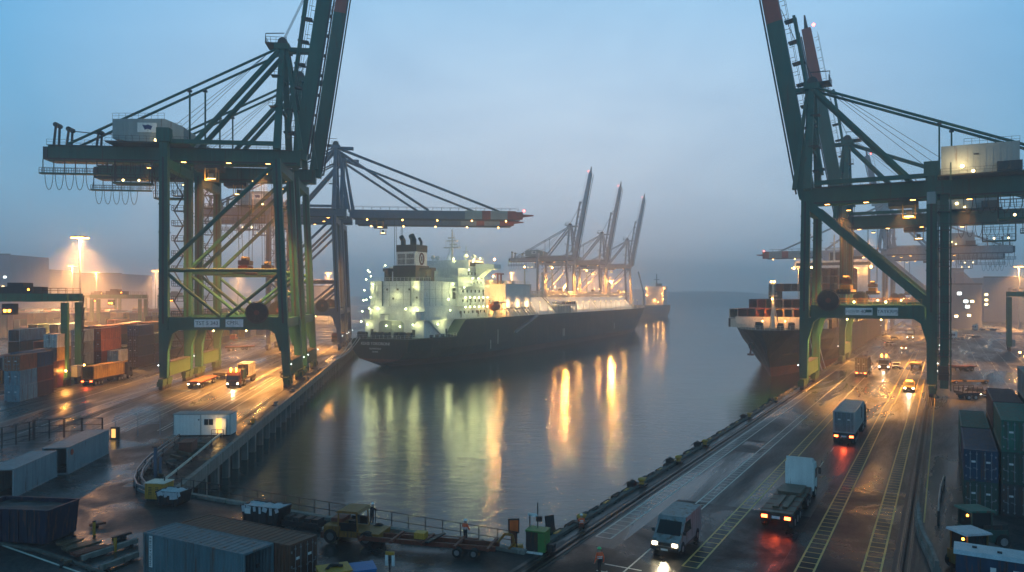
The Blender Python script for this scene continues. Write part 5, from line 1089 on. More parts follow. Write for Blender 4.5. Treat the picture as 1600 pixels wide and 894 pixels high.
# ---------------------------------------------------------------- foreground
def skip(label, pos, rz, L, W, H, m, cat='skip', tarp=False, plate=False):
    t = thing('waste_skip', label, cat, (*pos, .012), rz); b = MB()
    b.ext([(-L / 2 + .25, -W / 2, .15), (L / 2 - .25, -W / 2, .15), (L / 2, -W / 2, H), (-L / 2, -W / 2, H)], (0, .06, 0), m); b.ext([(-L / 2 + .25, W / 2, .15), (L / 2 - .25, W / 2, .15), (L / 2, W / 2, H), (-L / 2, W / 2, H)], (0, -.06, 0), m)
    for s in (-1, 1): b.bar((s * (L / 2 - .25), 0, .15), (s * L / 2, 0, H), W, .06, m, up=(1, 0, 0))
    b.b2((-L / 2 + .25, -W / 2, .12), (L / 2 - .25, W / 2, .2), m)
    for k in range(int(L / .7)):
        x = -L / 2 + .35 + k * .7
        for s in (-1, 1): b.bar((x, s * (W / 2 + .04), .15), (x, s * (W / 2 + .04), H), .1, .08, m)
    for s in (-1, 1): b.bar((-L / 2, s * W / 2, H), (L / 2, s * W / 2, H), .14, .12, m); b.bar((s * L / 2, -W / 2, H), (s * L / 2, W / 2, H), .14, .12, m); b.b2((s * (L / 2 - .5) - .1, -W / 2, 0), (s * (L / 2 - .5) + .1, W / 2, .14), 'steel')
    b.build('bin', t)
    if plate: b = MB(); b.box((-L * .3, -W / 2 - .1, H * .75), (.55, .03, .4), 'sign'); b.build('plate', t)
    random.seed(int(L * 100)); n = 9; vs = []
    for i in range(n + 1):
        for j in range(n + 1): vs.append((-L / 2 + L * i / n, -W / 2 + W * j / n, H - (.03 if tarp else .25) + random.uniform(-.09, .12)))
    b = MB(); b.add(vs, [(i * (n + 1) + j, (i + 1) * (n + 1) + j, (i + 1) * (n + 1) + j + 1, i * (n + 1) + j + 1) for i in range(n) for j in range(n)], 'tarp' if tarp else 'steel', True)
    if tarp:
        for k in range(7): x = -L / 2 + .3 + k * L / 7; b.bar((x, -W / 2 - .08, H + .05), (x + random.uniform(-.1, .2), -W / 2 - .1, H - random.uniform(.2, .6)), random.uniform(.2, .5), .02, 'tarp', up=(0, 1, 0))
    b.build('tarpaulin' if tarp else 'rubbish', t); return t
skip('big dark blue skip with white plate at the lower left', (-36.2, 57.2), R(-8), 6.2, 3.2, 2.5, 'skipblue', plate=True)
skip('small black skip under white tarpaulin beside the yellow generator', G(272, 787)[:2], R(-14), 2.3, 1.7, 1.15, 'skipblack', tarp=True)
skip('long black skip with torn white tarpaulin by the railing', (G(416, 816)[0], G(416, 816)[1]), R(-20), 3.6, 1.6, 1.35, 'skipblack', tarp=True, plate=True)
t = thing('generator', 'yellow generator box at the end of the left pier', 'generator', (*G(241, 784), .012), R(-8)); b = MB(); b.b2((-.9, 0, .2), (.9, 1.5, 1.55), 'yellow'); b.b2((-.95, -.04, 1.55), (.95, 1.54, 1.62), 'cream'); b.b2((-.8, .1, 0), (.8, 1.4, .2), 'steel')
b.build('housing', t)
b = MB()
for x in (-.4, .25):
    for k in range(5): b.box((x, -.015, .65 + k * .14), (.3, .03, .05), 'steel')
b.build('grille', t); b = MB(); b.tube((.4, .9, 1.6), (.4, .9, 1.95), .06, 'steel'); b.build('exhaust', t)
# cabin on the left apron
t = thing('site_cabin', 'white site cabin with a lit doorway on the left quay', 'cabin', (*G(271, 682), .012), R(2)); b = MB()
b.b2((0, 0, .15), (7.2, 2.5, 2.75), 'white'); b.b2((-.08, -.08, 2.75), (7.28, 2.58, 2.87), 'house'); b.b2((.1, .1, 0), (7.1, 2.4, .15), 'steel')
for x in (0, 3.4, 7.1): b.b2((x, -.03, .15), (x + .1, 0, 2.75), 'house')
b.build('cabin_body', t); b = MB(); b.box((4.45, -.03, 1.8), (1.1, .06, .75), 'glass'); b.box((4.45, -.05, 1.8), (.04, .05, .75), 'white'); b.build('window', t)
b = MB(); b.box((5.75, -.03, 1.3), (.72, .05, 1.95), 'e_win'); b.build('doorway', t); b = MB(); b.bar((6.15, -.05, 1.3), (6.75, -.35, 1.3), .05, 2., 'white'); b.build('door', t)
b = MB(); b.box((3.2, -.03, 2.1), (.16, .06, .16), 'ink'); b.tube((6.8, -.5, 0), (6.8, -.5, 1.2), .04, 'steel'); b.rail([(5.2, -1.1, 0), (6.7, -1.1, 0)], 'steel', 1., .7, .05); b.build('entrance_rail', t)
light('POINT', (5.75, -.7, 1.5), 60, (1, .6, .2), t, .3)
for px, py, l in ((352, 676, 'dark barrel right of the white cabin'), (360, 678, 'second dark barrel beside the white cabin')):
    t = thing('barrel', l, 'barrel', (*G(px, py), .02), 0, 'barrels by the cabin'); b = MB(); b.tube((0, 0, 0), (0, 0, 1.1), .36, 'skipblack', n=14); b.build('drum', t); b = MB(); b.tube((0, 0, .36), (0, 0, .42), .38, 'steel', n=14); b.tube((0, 0, .72), (0, 0, .78), .38, 'steel', n=14); b.build('hoop', t)
def bollard(label, pos, z=0., m='yellow', g=None):
    t = thing('bollard', label, 'bollard', (pos[0], pos[1], z + .01), AR, g); b = MB(); b.box((0, 0, .08), (1., .9, .16), 'steel'); b.tube((0, 0, .1), (0, 0, .5), .26, m, .22, n=12); b.build('base', t)
    b = MB(); b.ball((0, 0, .58), (.46, .38, .2), m, 12, 6); b.build('head', t); return t
bollard('yellow bollard beside the white cabin on the left quay', PL(-1.6, -44), g='left quay bollards'); 
for i, v in enumerate((-26, -8, 12, 32, 52)): bollard('%s grey mooring bollard beyond the cabin along the left quay edge' % ORD[i], PL(-1.6, v), 0, 'concrete', 'left quay bollards')
for i, v in enumerate((-1.8, 12, 23.5, 34, 58, 78)):
    bollard('%s yellow bollard along the right quay edge' % ['crouching man\'s', 'second', 'third', 'fourth', 'fifth', 'sixth'][i] if i else 'yellow bollard where the man in orange crouches', PR(.62, v), .1, 'yellow', 'right quay bollards')
    if i not in (0,):
        t = thing('fender', '%s black rubber fender by a yellow bollard on the right quay' % ORD[i], 'fender', PR(-.05, v - .9, .15), AR, 'right quay fenders'); b = MB(); b.tube((-.45, 0, .2), (.45, 0, .2), .33, 'rubber', n=12); b.build('roll', t); b = MB(); b.bar((-.5, .1, .6), (-.5, .6, .1), .06, .06, 'steel'); b.bar((.5, .1, .6), (.5, .6, .1), .06, .06, 'steel'); b.build('chain', t)
# railings
def fence(label, pts, h, st, m='steel', r=.05, rows=3, posts_only=False, mesh=False):
    t = thing('fence', label, 'fence', (*pts[0][:2], 0)); o = V((*pts[0][:2], 0)); n = 0
    for a, c in zip(pts, pts[1:]):
        a, c = V((a[0], a[1], .02)) - o, V((c[0], c[1], .02)) - o; k = max(1, int(round((c - a).length / st)))
        b = MB()
        for j in range(rows): b.bar(a + V((0, 0, h * (j + 1) / rows)), c + V((0, 0, h * (j + 1) / rows)), r, r, m)
        if mesh:
            q = int((c - a).length / .16)
            for i in range(q): p = a.lerp(c, i / q); b.bar(p + V((0, 0, .1)), p + V((0, 0, h)), .02, .02, m)
        b.build('mesh_panel' if mesh else 'rail', t)
        for i in range(k + 1): p = a.lerp(c, i / k); b = MB(); b.bar(p, p + V((0, 0, h + .04)), r * 1.5, r * 1.5, m); b.build('post', t)
    return t
fence('thin dark railing along the near end of the basin', [(e0 + dn * .6)[:2], (e0.lerp(e1, .5))[:2], (e1 - dn * .9)[:2]], 1.25, 1.55, 'steel', .045, 2)
fence('dark mesh fence behind the pale containers at the left edge', [G(-20, 706), G(46, 690), G(52, 688)], 2.4, 2.2, 'steel', .07, 3, mesh=True); fence('dark palisade fence with gates left of the lit marker post', [G(54, 687), G(100, 684), G(128, 683), G(160, 683)], 2.4, 1.8, 'steel', .09, 3, mesh=True)
fence('wire gate between the marker post and the white cabin', [G(180, 684), G(250, 680)], 3.0, 3.2, 'galv', .045, 2)
t = thing('marker_post', 'short post with a glowing yellow panel by the fence', 'marker post', (*G(180, 686), .01)); b = MB(); b.b2((-.45, -.3, 0), (.45, .3, 1.5), 'steel'); b.build('post_body', t); b = MB(); b.box((-.05, -.32, .75), (.5, .05, 1.1), 'e_win'); b.build('lit_panel', t)
# guard rails and clutter on the left pier
def guard(label, pts, m='galv', h=.85, dbl=True, rz=0.):
    t = thing('guard_rail', label, 'guard rail', (*pts[0][:2], 0)); o = V((*pts[0][:2], 0)); b = MB()
    P_ = [V((p[0], p[1], 0)) - o for p in pts]
    for a, c in zip(P_, P_[1:]):
        for z in ((h, h * .55) if dbl else (h,)): b.bar(a + V((0, 0, z)), c + V((0, 0, z)), .1, .24, m)
    b.build('beam', t)
    for p in P_: b = MB(); b.bar(p, p + V((0, 0, h + .08)), .14, .14, 'steel'); b.build('post', t)
    return t
guard('curved galvanised guard rail round the end of the left pier', [G(232, 780), G(214, 772), G(210, 762), G(214, 748), G(226, 732), G(244, 716), G(262, 702), G(280, 690)])
guard('inner galvanised guard rail following the curved one on the left pier', [G(228, 770), G(220, 760), G(224, 746), G(236, 730), G(254, 714), G(272, 700)])
guard('pale pipe rail along the landside of the pier walkway', [G(345, 684), G(330, 696), G(300, 722), G(276, 742), G(256, 758)], 'cream', .5, False)
t = thing('pipe_support', 'tall steel post inside the guard rail on the pier', 'post', (*G(243, 746), 0)); b = MB(); b.bar((0, 0, 0), (0, 0, 3.0), .26, .26, 'bluegrey'); b.bar((.45, .1, 0), (.45, .1, 2.), .2, .2, 'bluegrey'); b.box((0, 0, 3.05), (.5, .5, .1), 'steel'); b.build('column', t)
t = thing('tool_box', 'red steel box on the pier behind the guard rails', 'box', (*G(294, 706), .02), AL); b = MB(); b.b2((-1.2, -.7, .1), (1.2, .7, 1.2), 'rustred'); b.b2((-1.3, -.8, 1.2), (1.3, .8, 1.28), 'rustred'); b.build('box_body', t); b = MB(); b.b2((-1.1, -.6, 0), (-.9, .6, .1), 'steel'); b.b2((.9, -.6, 0), (1.1, .6, .1), 'steel'); b.build('skid', t)
random.seed(31)
for i in range(9):
    q = V(PL(2.1 + random.uniform(-.9, .9), -75 + i * 2.0)); t = thing('timber_beam', '%s wet timber beam from the generator in the row on the pier' % ORD[i], 'timber', (q.x, q.y, .02), AL + random.uniform(.6, 2.2), 'timbers on the pier')
    b = MB(); L = random.uniform(1.2, 2.6); b.bar((-L / 2, 0, .2), (L / 2, 0, .2 + random.uniform(0, .2)), .3, .3, random.choice(['wood', 'concrete_d', 'steel'])); b.build('baulk', t); b = MB(); b.box((-L * .3, 0, .05), (.2, .5, .1), 'steel'); b.build('dunnage', t)
for i, (x0, y0, x1, y1, m, l) in enumerate(((100, 858, 130, 848, 'wood', 'short reddish plank left of the other planks'), (104, 866, 158, 852, 'wood', 'long pale plank behind the reddish one'), (118, 874, 176, 858, 'rustred', 'long rusty bar in the lower left clutter'), (100, 884, 112, 882, 'wood', 'short plank stub in front of the rusty bar'), (128, 878, 215, 850, 'concrete', 'thick pale pole in front of the blue grey container'), (158, 893, 216, 872, 'concrete', 'nearest pale pole at the bottom edge'), (140, 826, 165, 822, 'rustred', 'rusty channel by the puddle'), (176, 846, 205, 838, 'steel', 'dark beam behind the thick pale pole'))):
    a, c = G(x0, y0), G(x1, y1); t = thing('plank' if m == 'wood' else 'beam', l, 'plank' if m == 'wood' else 'beam', (a[0], a[1], .02), math.atan2(c[1] - a[1], c[0] - a[0])); L = math.dist(a, c); b = MB()
    for j in range(3 if i < 4 else 1): b.bar((0, j * .32, .22 + .02 * (j % 2)), (L - .3 * j, j * .32 + .05, .24), .28, .16 if m != 'concrete' else .34, m)
    b.build('timber', t); b = MB(); b.box((.4, .2, .07), (.2, .9, .14), 'steel'); b.box((L - .6, .2, .07), (.2, .9, .14), 'steel'); b.build('dunnage', t)
for px, py, l in ((147, 836, 'short yellow post by the puddle at lower left'), (180, 862, 'second yellow post beside the planks')):
    t = thing('marker_post', l, 'post', (*G(px, py), 0)); b = MB(); b.tube((0, 0, 0), (0, 0, 1.), .11, 'yellow', n=10); b.build('tube', t); b = MB(); b.tube((0, 0, 1.), (0, 0, 1.06), .13, 'steel'); b.build('cap', t)
b = MB(); a, c = G(0, 848), G(170, 900)
pp = [V((*G(-20, 846), 0)), V((*G(60, 862), 0)), V((*G(120, 882), 0)), V((*G(180, 905), 0))]
for p_, q_ in zip(pp, pp[1:]): b.bar(p_ + V((0, 0, .08)), q_ + V((0, 0, .08)), .25, .16, 'concrete_d')
struct(b.build('kerb'))
flat('low trailer with pale rails behind the pale containers', G(2, 745), AL + .15, 7, 'galv')
# yellow tug and its red skeletal trailer by the railing
tg = thing('tug_tractor', 'yellow terminal tractor with open cab by the railing', 'tractor', (-12.3, 56.7, .012), math.atan2(-2.9, 11.)); tg.rotation_euler[2] += math.pi
b = MB(); b.b2((-.1, -1.2, .55), (1.2, 1.2, 1.35), 'tugyellow'); b.b2((-3.3, -1.1, .55), (-.1, 1.1, .95), 'tugyellow'); b.b2((1.2, -1.25, .4), (1.45, 1.25, .85), 'rustred'); b.b2((.1, -1., 1.35), (1.1, .2, 1.65), 'rustred'); bd = b.build('body', tg)
b = MB()
for x in (-1.55, .1):
    for y in (-1.0, 1.0): b.bar((x, y, .95), (x * .9, y * .95, 2.35), .09, .09, 'tugyellow')
b.ext([(-1.7, -1.1, 2.35), (.25, -1.1, 2.35), (.1, -1.1, 2.5), (-1.5, -1.1, 2.52)], (0, 2.2, 0), 'tugyellow'); b.box((-.8, .3, 1.3), (.5, .5, .7), 'steel'); b.box((-1.2, .3, 1.75), (.14, .5, .6), 'steel'); b.build('cab_frame', tg)
for s in (-1, 1):
    b = MB(); b.box((-.7, s * 1.02, 1.3), (1.4, .03, .6), 'glass'); b.build('side_panel', tg)
    b = MB(); b.box((1.47, s * .85, 1.0), (.05, .25, .2), 'sign'); b.build('headlight', tg)
    wheel(tg, .65, s * 1.05, .55, .4); wheel(tg, -2.3, s * 1.05, .55, .4)
tg.scale = (.95,) * 3
tr = thing('skeletal_trailer', 'long rusty red skeletal trailer hitched behind the yellow tractor', 'trailer', (-10.9, 55.6, .012), math.atan2(-2.75, 11.))
b = MB()
for s in (-1, 1): b.bar((0, s * .55, .62), (10.2, s * .55, .62), .16, .3, 'rustred')
for k in range(5): b.bar((.4 + k * 2.35, -1.2, .72), (.4 + k * 2.35, 1.2, .72), .18, .2, 'rustred')
b.bar((5.4, -1.1, .88), (5.9, 1.15, .88), .3, .1, 'steel'); b.build('frame', tr)
b = MB(); b.b2((4.2, -.4, .83), (5., .3, 1.25), 'yellow'); b.build('toolbox', tr)
for x in (7.6, 8.8):
    for s in (-1, 1): wheel(tr, x, s * .95, .34, .36)
b = MB(); b.path([(10.2, 0, .9), (10.7, .15, 1.5), (11.2, .3, 1.4), (11.3, .4, .8), (10.9, .4, .4)], .09, 'tugyellow'); b.build('hose', tr)
b = MB(); b.bar((2.2, 1.6, .3), (6.8, 1.7, .3), .3, .2, 'galv'); b.bar((2.5, 2.1, .3), (8.2, 2.0, .3), .22, .22, 'rustred'); t = b.build('steel_beam', None, tr.location, tr.rotation_euler[2]); tag(t, 'loose steel beams lying between the red trailer and the railing', 'beam')
t = thing('cargo_sled', 'low black cargo sled between the tarpaulin skip and the yellow tractor', 'sled', (*G(474, 822), .012), R(-20)); b = MB(); b.b2((-1.7, -.6, .2), (1.7, .6, .45), 'skipblack')
for x in (-1.2, -.3, .7, 1.4): b.b2((x - .3, -.5, .45), (x + .25, .4, .75), 'steel')
b.build('deck', t); b = MB(); b.bar((-1.7, -.4, .1), (1.9, -.4, .1), .15, .2, 'steel'); b.bar((-1.7, .4, .1), (1.9, .4, .1), .15, .2, 'steel'); b.build('runner', t)
# signs and cabinets by the right corner
t = thing('sign_post', 'orange square sign board on a dark post at the end of the railing', 'sign', (*G(803, 855), 0), R(6)); b = MB(); b.b2((-.22, -.12, 0), (.22, .12, 1.4), 'rustred'); b.build('post', t); b = MB(); b.b2((-.42, -.1, 1.0), (.38, .06, 2.05), 'skipblack'); b.build('frame', t); b = MB(); b.b2((-.32, -.13, 1.12), (.3, -.1, 1.95), 'orange'); b.build('panel', t); b = MB(); b.b2((-.2, -.6, .0), (.6, -.15, .3), 'yellow'); b.build('foot', t)
t = thing('control_cabinet', 'dark green control cabinet with bright lid beside the right quay corner', 'cabinet', (*G(840, 861), .01), R(-22)); b = MB(); b.b2((-.7, -.5, .08), (.7, .6, 1.45), 'steel'); b.b2((.2, -.52, .1), (.72, .62, 1.4), 'ygreen'); b.build('housing', t); b = MB(); b.b2((-.75, -.55, 1.45), (.75, .65, 1.55), 'ygreen'); b.build('lid', t); b = MB(); b.tube((-.1, .3, 1.5), (-.1, .3, 3.3), .045, 'steel'); b.b2((-.8, .25, 2.3), (-.1, .35, 2.5), 'sign'); b.b2((-.7, .2, 1.5), (-.64, .28, 2.4), 'steel'); b.b2((-.2, .2, 2.), (.2, .42, 2.35), 'steel'); b.build('mast', t); b = MB(); b.b2((.75, -.2, .1), (1.25, .3, .6), 'steel'); b.build('step', t); b = MB(); b.b2((-1., -.75, .0), (.6, -.55, .1), 'sign'); b.build('base_plate', t)
t = thing('leaning_sign', 'leaning dark panel beside the crouching man on the quay corner', 'panel', (*G(868, 832), .02), R(40)); b = MB(); b.bar((-.5, 0, .0), (-.42, .25, 1.3), .07, .9, 'skipblack', up=(1, 0, 0)); b.build('board', t); b = MB(); b.bar((.3, .3, 0), (-.2, .2, 1.), .06, .06, 'steel'); b.build('prop', t)
t = thing('warning_post', 'white twin leaved marker post with yellow top in the foreground', 'post', (*G(609, 896), 0), R(-10)); b = MB(); b.b2((-.04, -.04, 0), (.04, .04, 1.4), 'steel'); b.b2((-.28, -.06, 1.2), (.3, .06, 1.4), 'yellow'); b.build('post_body', t); b = MB(); b.b2((-.3, -.05, .5), (-.12, .05, 1.2), 'sign'); b.b2((.14, -.05, .5), (.32, .05, 1.2), 'sign'); b.build('panel', t)
def crate(label, px, py, w, l, h, m, rz):
    D = (18 - h) * 1200 / (py - 462); t = thing('equipment_box', label, 'box', ((px - 800) / 1200 * D, D, .01), rz); b = MB(); b.b2((-w / 2, -l / 2, .1), (w / 2, l / 2, h), m); b.b2((-w / 2 - .04, -l / 2 - .04, h), (w / 2 + .04, l / 2 + .04, h + .06), m); b.build('box_body', t)
    b = MB(); b.b2((-w / 2 + .1, -l / 2, 0), (-w / 2 + .25, l / 2, .1), 'steel'); b.b2((w / 2 - .25, -l / 2, 0), (w / 2 - .1, l / 2, .1), 'steel'); b.build('skid', t); return t
crate('bright blue box at the bottom edge', 566, 886, 1.5, 1.5, 1.1, 'brightblue', R(20)); t = crate('yellow topped machine box left of the bright blue box', 522, 889, 1.9, 1.6, 1.2, 'yellow', R(24))
b = MB(); b.path([(-.5, -.2, 1.3), (-.2, .1, 1.42), (.2, .1, 1.38), (.5, -.1, 1.35)], .09, 'steel'); b.box((.1, .3, 1.34), (.5, .3, .16), 'steel'); b.build('handle', t)
# right foreground: guard rails, barrier, machines
guard('bright galvanised guard rail between the road and the right containers', [G(1466, 822), G(1467, 800), G(1470, 780), G(1475, 764)], 'galv', 1.1)
t = thing('barrier_wall', 'broken line of grey concrete barriers at the lower right', 'barrier', (*G(1434, 802), 0)); o_ = V((*G(1434, 802), 0)); q = [V((*G(*p_), 0)) - o_ for p_ in ((1434, 802), (1436, 832), (1443, 852), (1455, 876), (1464, 900))]
for a, c in zip(q, q[1:]):
    d = (c - a).normalized(); b = MB(); b.bar(a + d * .05 + V((0, 0, .25)), c - d * .05 + V((0, 0, .25)), .5, .5, 'concrete', .5, .5); b.bar(a + d * .05 + V((0, 0, .7)), c - d * .05 + V((0, 0, .7)), .24, .5, 'concrete'); b.build('segment', t)
def loader(label, px, py, roof, body, rz, g=None):
    t = thing('loader', label, 'loader', (*G(px, py), .01), rz); t.scale = (.86,) * 3; b = MB(); b.b2((-1.6, -1, .5), (1.7, 1, 1.5), body); b.b2((-.4, -.9, 1.5), (1.7, .9, 1.9), 'steel'); b.build('body', t)
    b = MB()
    for x in (-1.4, .3):
        for y in (-.85, .85): b.bar((x, y, 1.5), (x, y, 3.0), .1, .1, body)
        b.bar((x, -.9, 1.52), (x, .9, 1.52), .12, .12, body)
    for y in (-.85, .85): b.bar((-1.45, y, 1.53), (.35, y, 1.53), .13, .13, body)
    b.build('cab_frame', t); b = MB(); b.b2((-1.35, -.8, 1.6), (.25, .8, 2.9), 'glass'); b.build('cab_glass', t); b = MB(); b.ext([(-1.7, -1.05, 3.0), (.6, -1.05, 3.0), (.5, -1.05, 3.15), (-1.6, -1.05, 3.15)], (0, 2.1, 0), roof); b.build('roof', t)
    for x in (-1.05, 1.15):
        for y in (-1, 1): wheel(t, x, y, .6, .4)
    b = MB(); b.ball((-1.75, -.8, 2.75), .1, 'e_amber', 6, 4); b.build('lamp', t); return t
loader('yellow loader with pale blue cab roof in the lower right corner', 1524, 892, 'tarp', 'dullyellow', R(10)); loader('dark green loader with teal roof below the container stack', 1533, 852, 'c_teal', 'c_dark green', R(4))
t = thing('power_unit', 'blue grey equipment unit with pale roof at the bottom right corner', 'equipment unit', (27.5, 47.6, .01), R(-31)); b = MB(); b.b2((0, -1.15, .2), (5.2, 1.15, 2.35), 'c_navy blue')
for x in (1.3, 2.6, 3.9): b.box((x, -1.16, 1.25), (.06, .05, 2.0), 'steel')
b.b2((.1, -1., 0), (5.1, 1., .2), 'steel'); hs_ = b.build('housing', t); b = MB(); b.ext([(-.1, -1.25, 2.35), (-.1, 1.25, 2.35), (-.1, .9, 2.52), (-.1, -.9, 2.52)], (5.4, 0, 0), 'tarp'); b.build('roof', t)
b = MB(); b.box((1., .1, 2.55), (.25, .25, .08), 'ink'); b.box((2.3, -.3, 2.55), (.25, .25, .08), 'ink'); b.build('vent', t)
for x, w_ in ((1.95, .3), (3.3, .7)): b = MB(); b.box((x, -1.17, 1.6), (w_, .03, .45), 'sign'); b.build('plate', t)
b = MB(); b.box((5.215, 0, 1.6), (.03, 1.6, .55), 'sign'); pl_ = b.build('plate', t); put_text('XXSX', .5, 'ink', pl_, (5.235, 0, 1.6), 0, .004)
for i, (px, py, w_, l_) in enumerate(((1492, 765, 2.2, 1.2), (1483, 690, 1.6, .8))):
    a = G(px, py)
# far waterfront posts and sign posts on the right pavement
for i, v in enumerate((120, 136, 152, 168)):
    t = thing('lamp_post', '%s short amber edge lamp along the right yard lane' % ORD[i], 'lamp', PR(44.6, v + 40), 0, 'edge lamps of the right yard'); b = MB(); b.tube((0, 0, 0), (0, 0, 1.4), .12, 'steel'); b.build('post', t); b = MB(); b.ball((0, 0, 1.6), .28, 'e_sod', 8, 6); b.build('lamp_head', t)
# ---------------------------------------------------------------- people
def person(label, pos, rz, verts, jacket, trousers, helmet, z=0.):
    """verts: name -> (x, y, z, radius); body faces local +y"""
    E_ = [('pelvis', 'spine'), ('spine', 'chest'), ('chest', 'neck'), ('neck', 'jaw'), ('jaw', 'skull'), ('skull', 'crown')]
    for s in 'lr': E_ += [('pelvis', 'hip' + s), ('hip' + s, 'knee' + s), ('knee' + s, 'ankle' + s), ('ankle' + s, 'toe' + s), ('chest', 'shoulder' + s), ('shoulder' + s, 'elbow' + s), ('elbow' + s, 'wrist' + s), ('wrist' + s, 'palm' + s)]
    names = list(verts); me = bpy.data.meshes.new('person'); me.from_pydata([verts[n][:3] for n in names], [(names.index(a), names.index(b)) for a, b in E_], []); o = bpy.data.objects.new('person', me); COL.objects.link(o)
    o.modifiers.new('Skin', 'SKIN'); sk = me.skin_vertices[0].data
    for i, n in enumerate(names): sk[i].radius = (verts[n][3],) * 2; sk[i].use_root = n == 'pelvis'
    ss = o.modifiers.new('Subdivision', 'SUBSURF'); ss.levels = 2; ss.render_levels = 2
    dg = bpy.context.evaluated_depsgraph_get(); m2 = bpy.data.meshes.new_from_object(o.evaluated_get(dg)); bpy.data.objects.remove(o)
    mats = [jacket, trousers, 'skin', 'rubber']
    def mat_of(n): return 3 if n[:-1] in ('toe', 'ankle') else 1 if n[:-1] in ('hip', 'knee') or n == 'pelvis' else 2 if n in ('neck', 'jaw', 'skull', 'crown', 'palml', 'palmr') else 0
    b = MB(); b.mats = mats[:]; vs = [tuple(v.co) for v in m2.vertices]
    b.v = vs; segs = [(V(verts[n][:3]), mat_of(n)) for n in names]
    for (a, c) in E_:
        if mat_of(a) == mat_of(c): segs += [((V(verts[a][:3]) * (1 - f) + V(verts[c][:3]) * f), mat_of(a)) for f in (.25, .5, .75)]
        else: segs += [((V(verts[a][:3]) * (1 - f) + V(verts[c][:3]) * f), mat_of(a)) for f in (.25, .5, .7)]
    for p in m2.polygons:
        c = p.center; k = min(segs, key=lambda s: (s[0] - c).length_squared)[1]; b.f.append(list(p.vertices)); b.m.append(k); b.sm.append(True)
    for s in 'lr':   # five fingers curling from each palm
        pw, wr = V(verts['palm' + s][:3]), V(verts['wrist' + s][:3]); d = (pw - wr).normalized(); sd = d.cross(V((1, 0, 0)) if abs(d.x) < .7 else V((0, 0, 1))).normalized(); cu = d.cross(sd).normalized()
        for k, L in enumerate((.07, .08, .075, .06)): q = pw + sd * (k - 1.5) * .021; m_ = q + d * L * .55 + cu * .008; b.tube(q, m_, .0095, 'skin', .009, 6); b.tube(m_, m_ + d * L * .4 + cu * .025, .009, 'skin', .007, 6)
        q = (pw + wr) / 2 + sd * -.03; b.tube(q, q + d * .04 - sd * .03, .011, 'skin', .009, 6)
    hd, up = V(verts['skull'][:3]), (V(verts['crown'][:3]) - V(verts['jaw'][:3])).normalized(); f = V((0, 1, 0)); f = (f - up * f.dot(up)).normalized(); sd = f.cross(up)
    b.ball(hd + f * .1 - up * .015, (.016, .022, .024), 'skin', 6, 4)
    for s in (-1, 1): b.ball(hd + sd * s * .09 - up * .01, (.014, .022, .032), 'skin', 6, 4); b.ball(hd + f * .084 + sd * s * .034 + up * .012, .012, 'ink', 6, 4)
    b.box(hd + f * .083 - up * .06, (.05, .012, .012), 'hair')
    po = b.build('person', None, (pos[0], pos[1], z + .012), rz); tag(po, label, 'person')
    b = MB(); c = hd + up * .045
    for j in range(5):
        t0 = math.pi / 2 * j / 5; t1 = math.pi / 2 * (j + 1) / 5
        b.tube(c + up * .115 * math.sin(t0), c + up * .115 * math.sin(t1), .125 * math.cos(t0), helmet, max(.004, .125 * math.cos(t1)), 14, j == 4)
    b.tube(c - up * .008, c + up * .006, .14, helmet, n=14); b.box(c + f * .13, (.17, .09, .012), helmet); b.build('hard_hat', po)
    b = MB(); b.tube(hd - up * .01, hd + up * .045, .098, 'hair', n=12); b.build('hair', po)
    if jacket == 'vest':
        b = MB(); c0, c1_ = V(verts['spine'][:3]), V(verts['chest'][:3]); ax = (c1_ - c0).normalized()
        for q in (c0, c0.lerp(c1_, .5)): b.tube(q - ax * .022, q + ax * .022, .186, 'sign', n=16, cap=False)
        b.build('reflective_band', po)
    return po
def stand(lean=0., arms=None, step=0.):
    v = {'pelvis': (0, 0, .95, .135), 'spine': (0, .01 + lean * .2, 1.13, .135), 'chest': (0, lean * .6, 1.33, .15), 'neck': (0, lean * .9 + .01, 1.5, .06), 'jaw': (0, lean + .025, 1.57, .075), 'skull': (0, lean + .02, 1.66, .09), 'crown': (0, lean + .01, 1.73, .07)}
    for s, k in (('l', -1), ('r', 1)):
        st = step * k
        v['hip' + s] = (.095 * k, .0, .88, .088); v['knee' + s] = (.105 * k, .03 + st * .5, .49, .066); v['ankle' + s] = (.11 * k, st - .02, .1, .047); v['toe' + s] = (.125 * k, st + .15, .05, .042)
        v['shoulder' + s] = (.185 * k, lean * .6, 1.41, .068)
        e, w, p = arms[k] if arms else ((.265 * k, -.03 - st * .3, 1.13), (.285 * k, .05 - st * .5, .88), (.28 * k, .08 - st * .55, .80))
        v['elbow' + s] = (*e, .05); v['wrist' + s] = (*w, .034); v['palm' + s] = (*p, .036)
    return v
fr = {k: ((.3 * k, .2, 1.16), (.16 * k, .38, 1.24), (.1 * k, .42, 1.26)) for k in (-1, 1)}
bk = {k: ((.29 * k, .06, 1.14), (.2 * k, .24, 1.0), (.17 * k, .3, .96)) for k in (-1, 1)}
face_w = math.atan2(e1.y - e0.y, e1.x - e0.x)
q = G(581, 822); person('person in dark clothes and white hard hat leaning on the railing', (q[0], q[1]), face_w, stand(.1, fr), 'navy', 'navy', 'helmet')
q = G(727, 850); person('person in orange jacket and white hard hat standing at the railing', (q[0], q[1]), face_w - .2, stand(.0, bk), 'vest', 'navy', 'helmet')
q = G(937, 899); person('person in orange jacket and green hard hat walking on the road at the bottom', (q[0], q[1]), R(25), stand(.02, None, .14), 'vest', 'navy', 'helmet_g')
cr = {'pelvis': (0, -.2, .42, .14), 'spine': (0, -.14, .6, .135), 'chest': (0, .02, .78, .15), 'neck': (0, .12, .93, .06), 'jaw': (0, .17, 1.0, .075), 'skull': (0, .18, 1.08, .09), 'crown': (0, .17, 1.15, .07)}
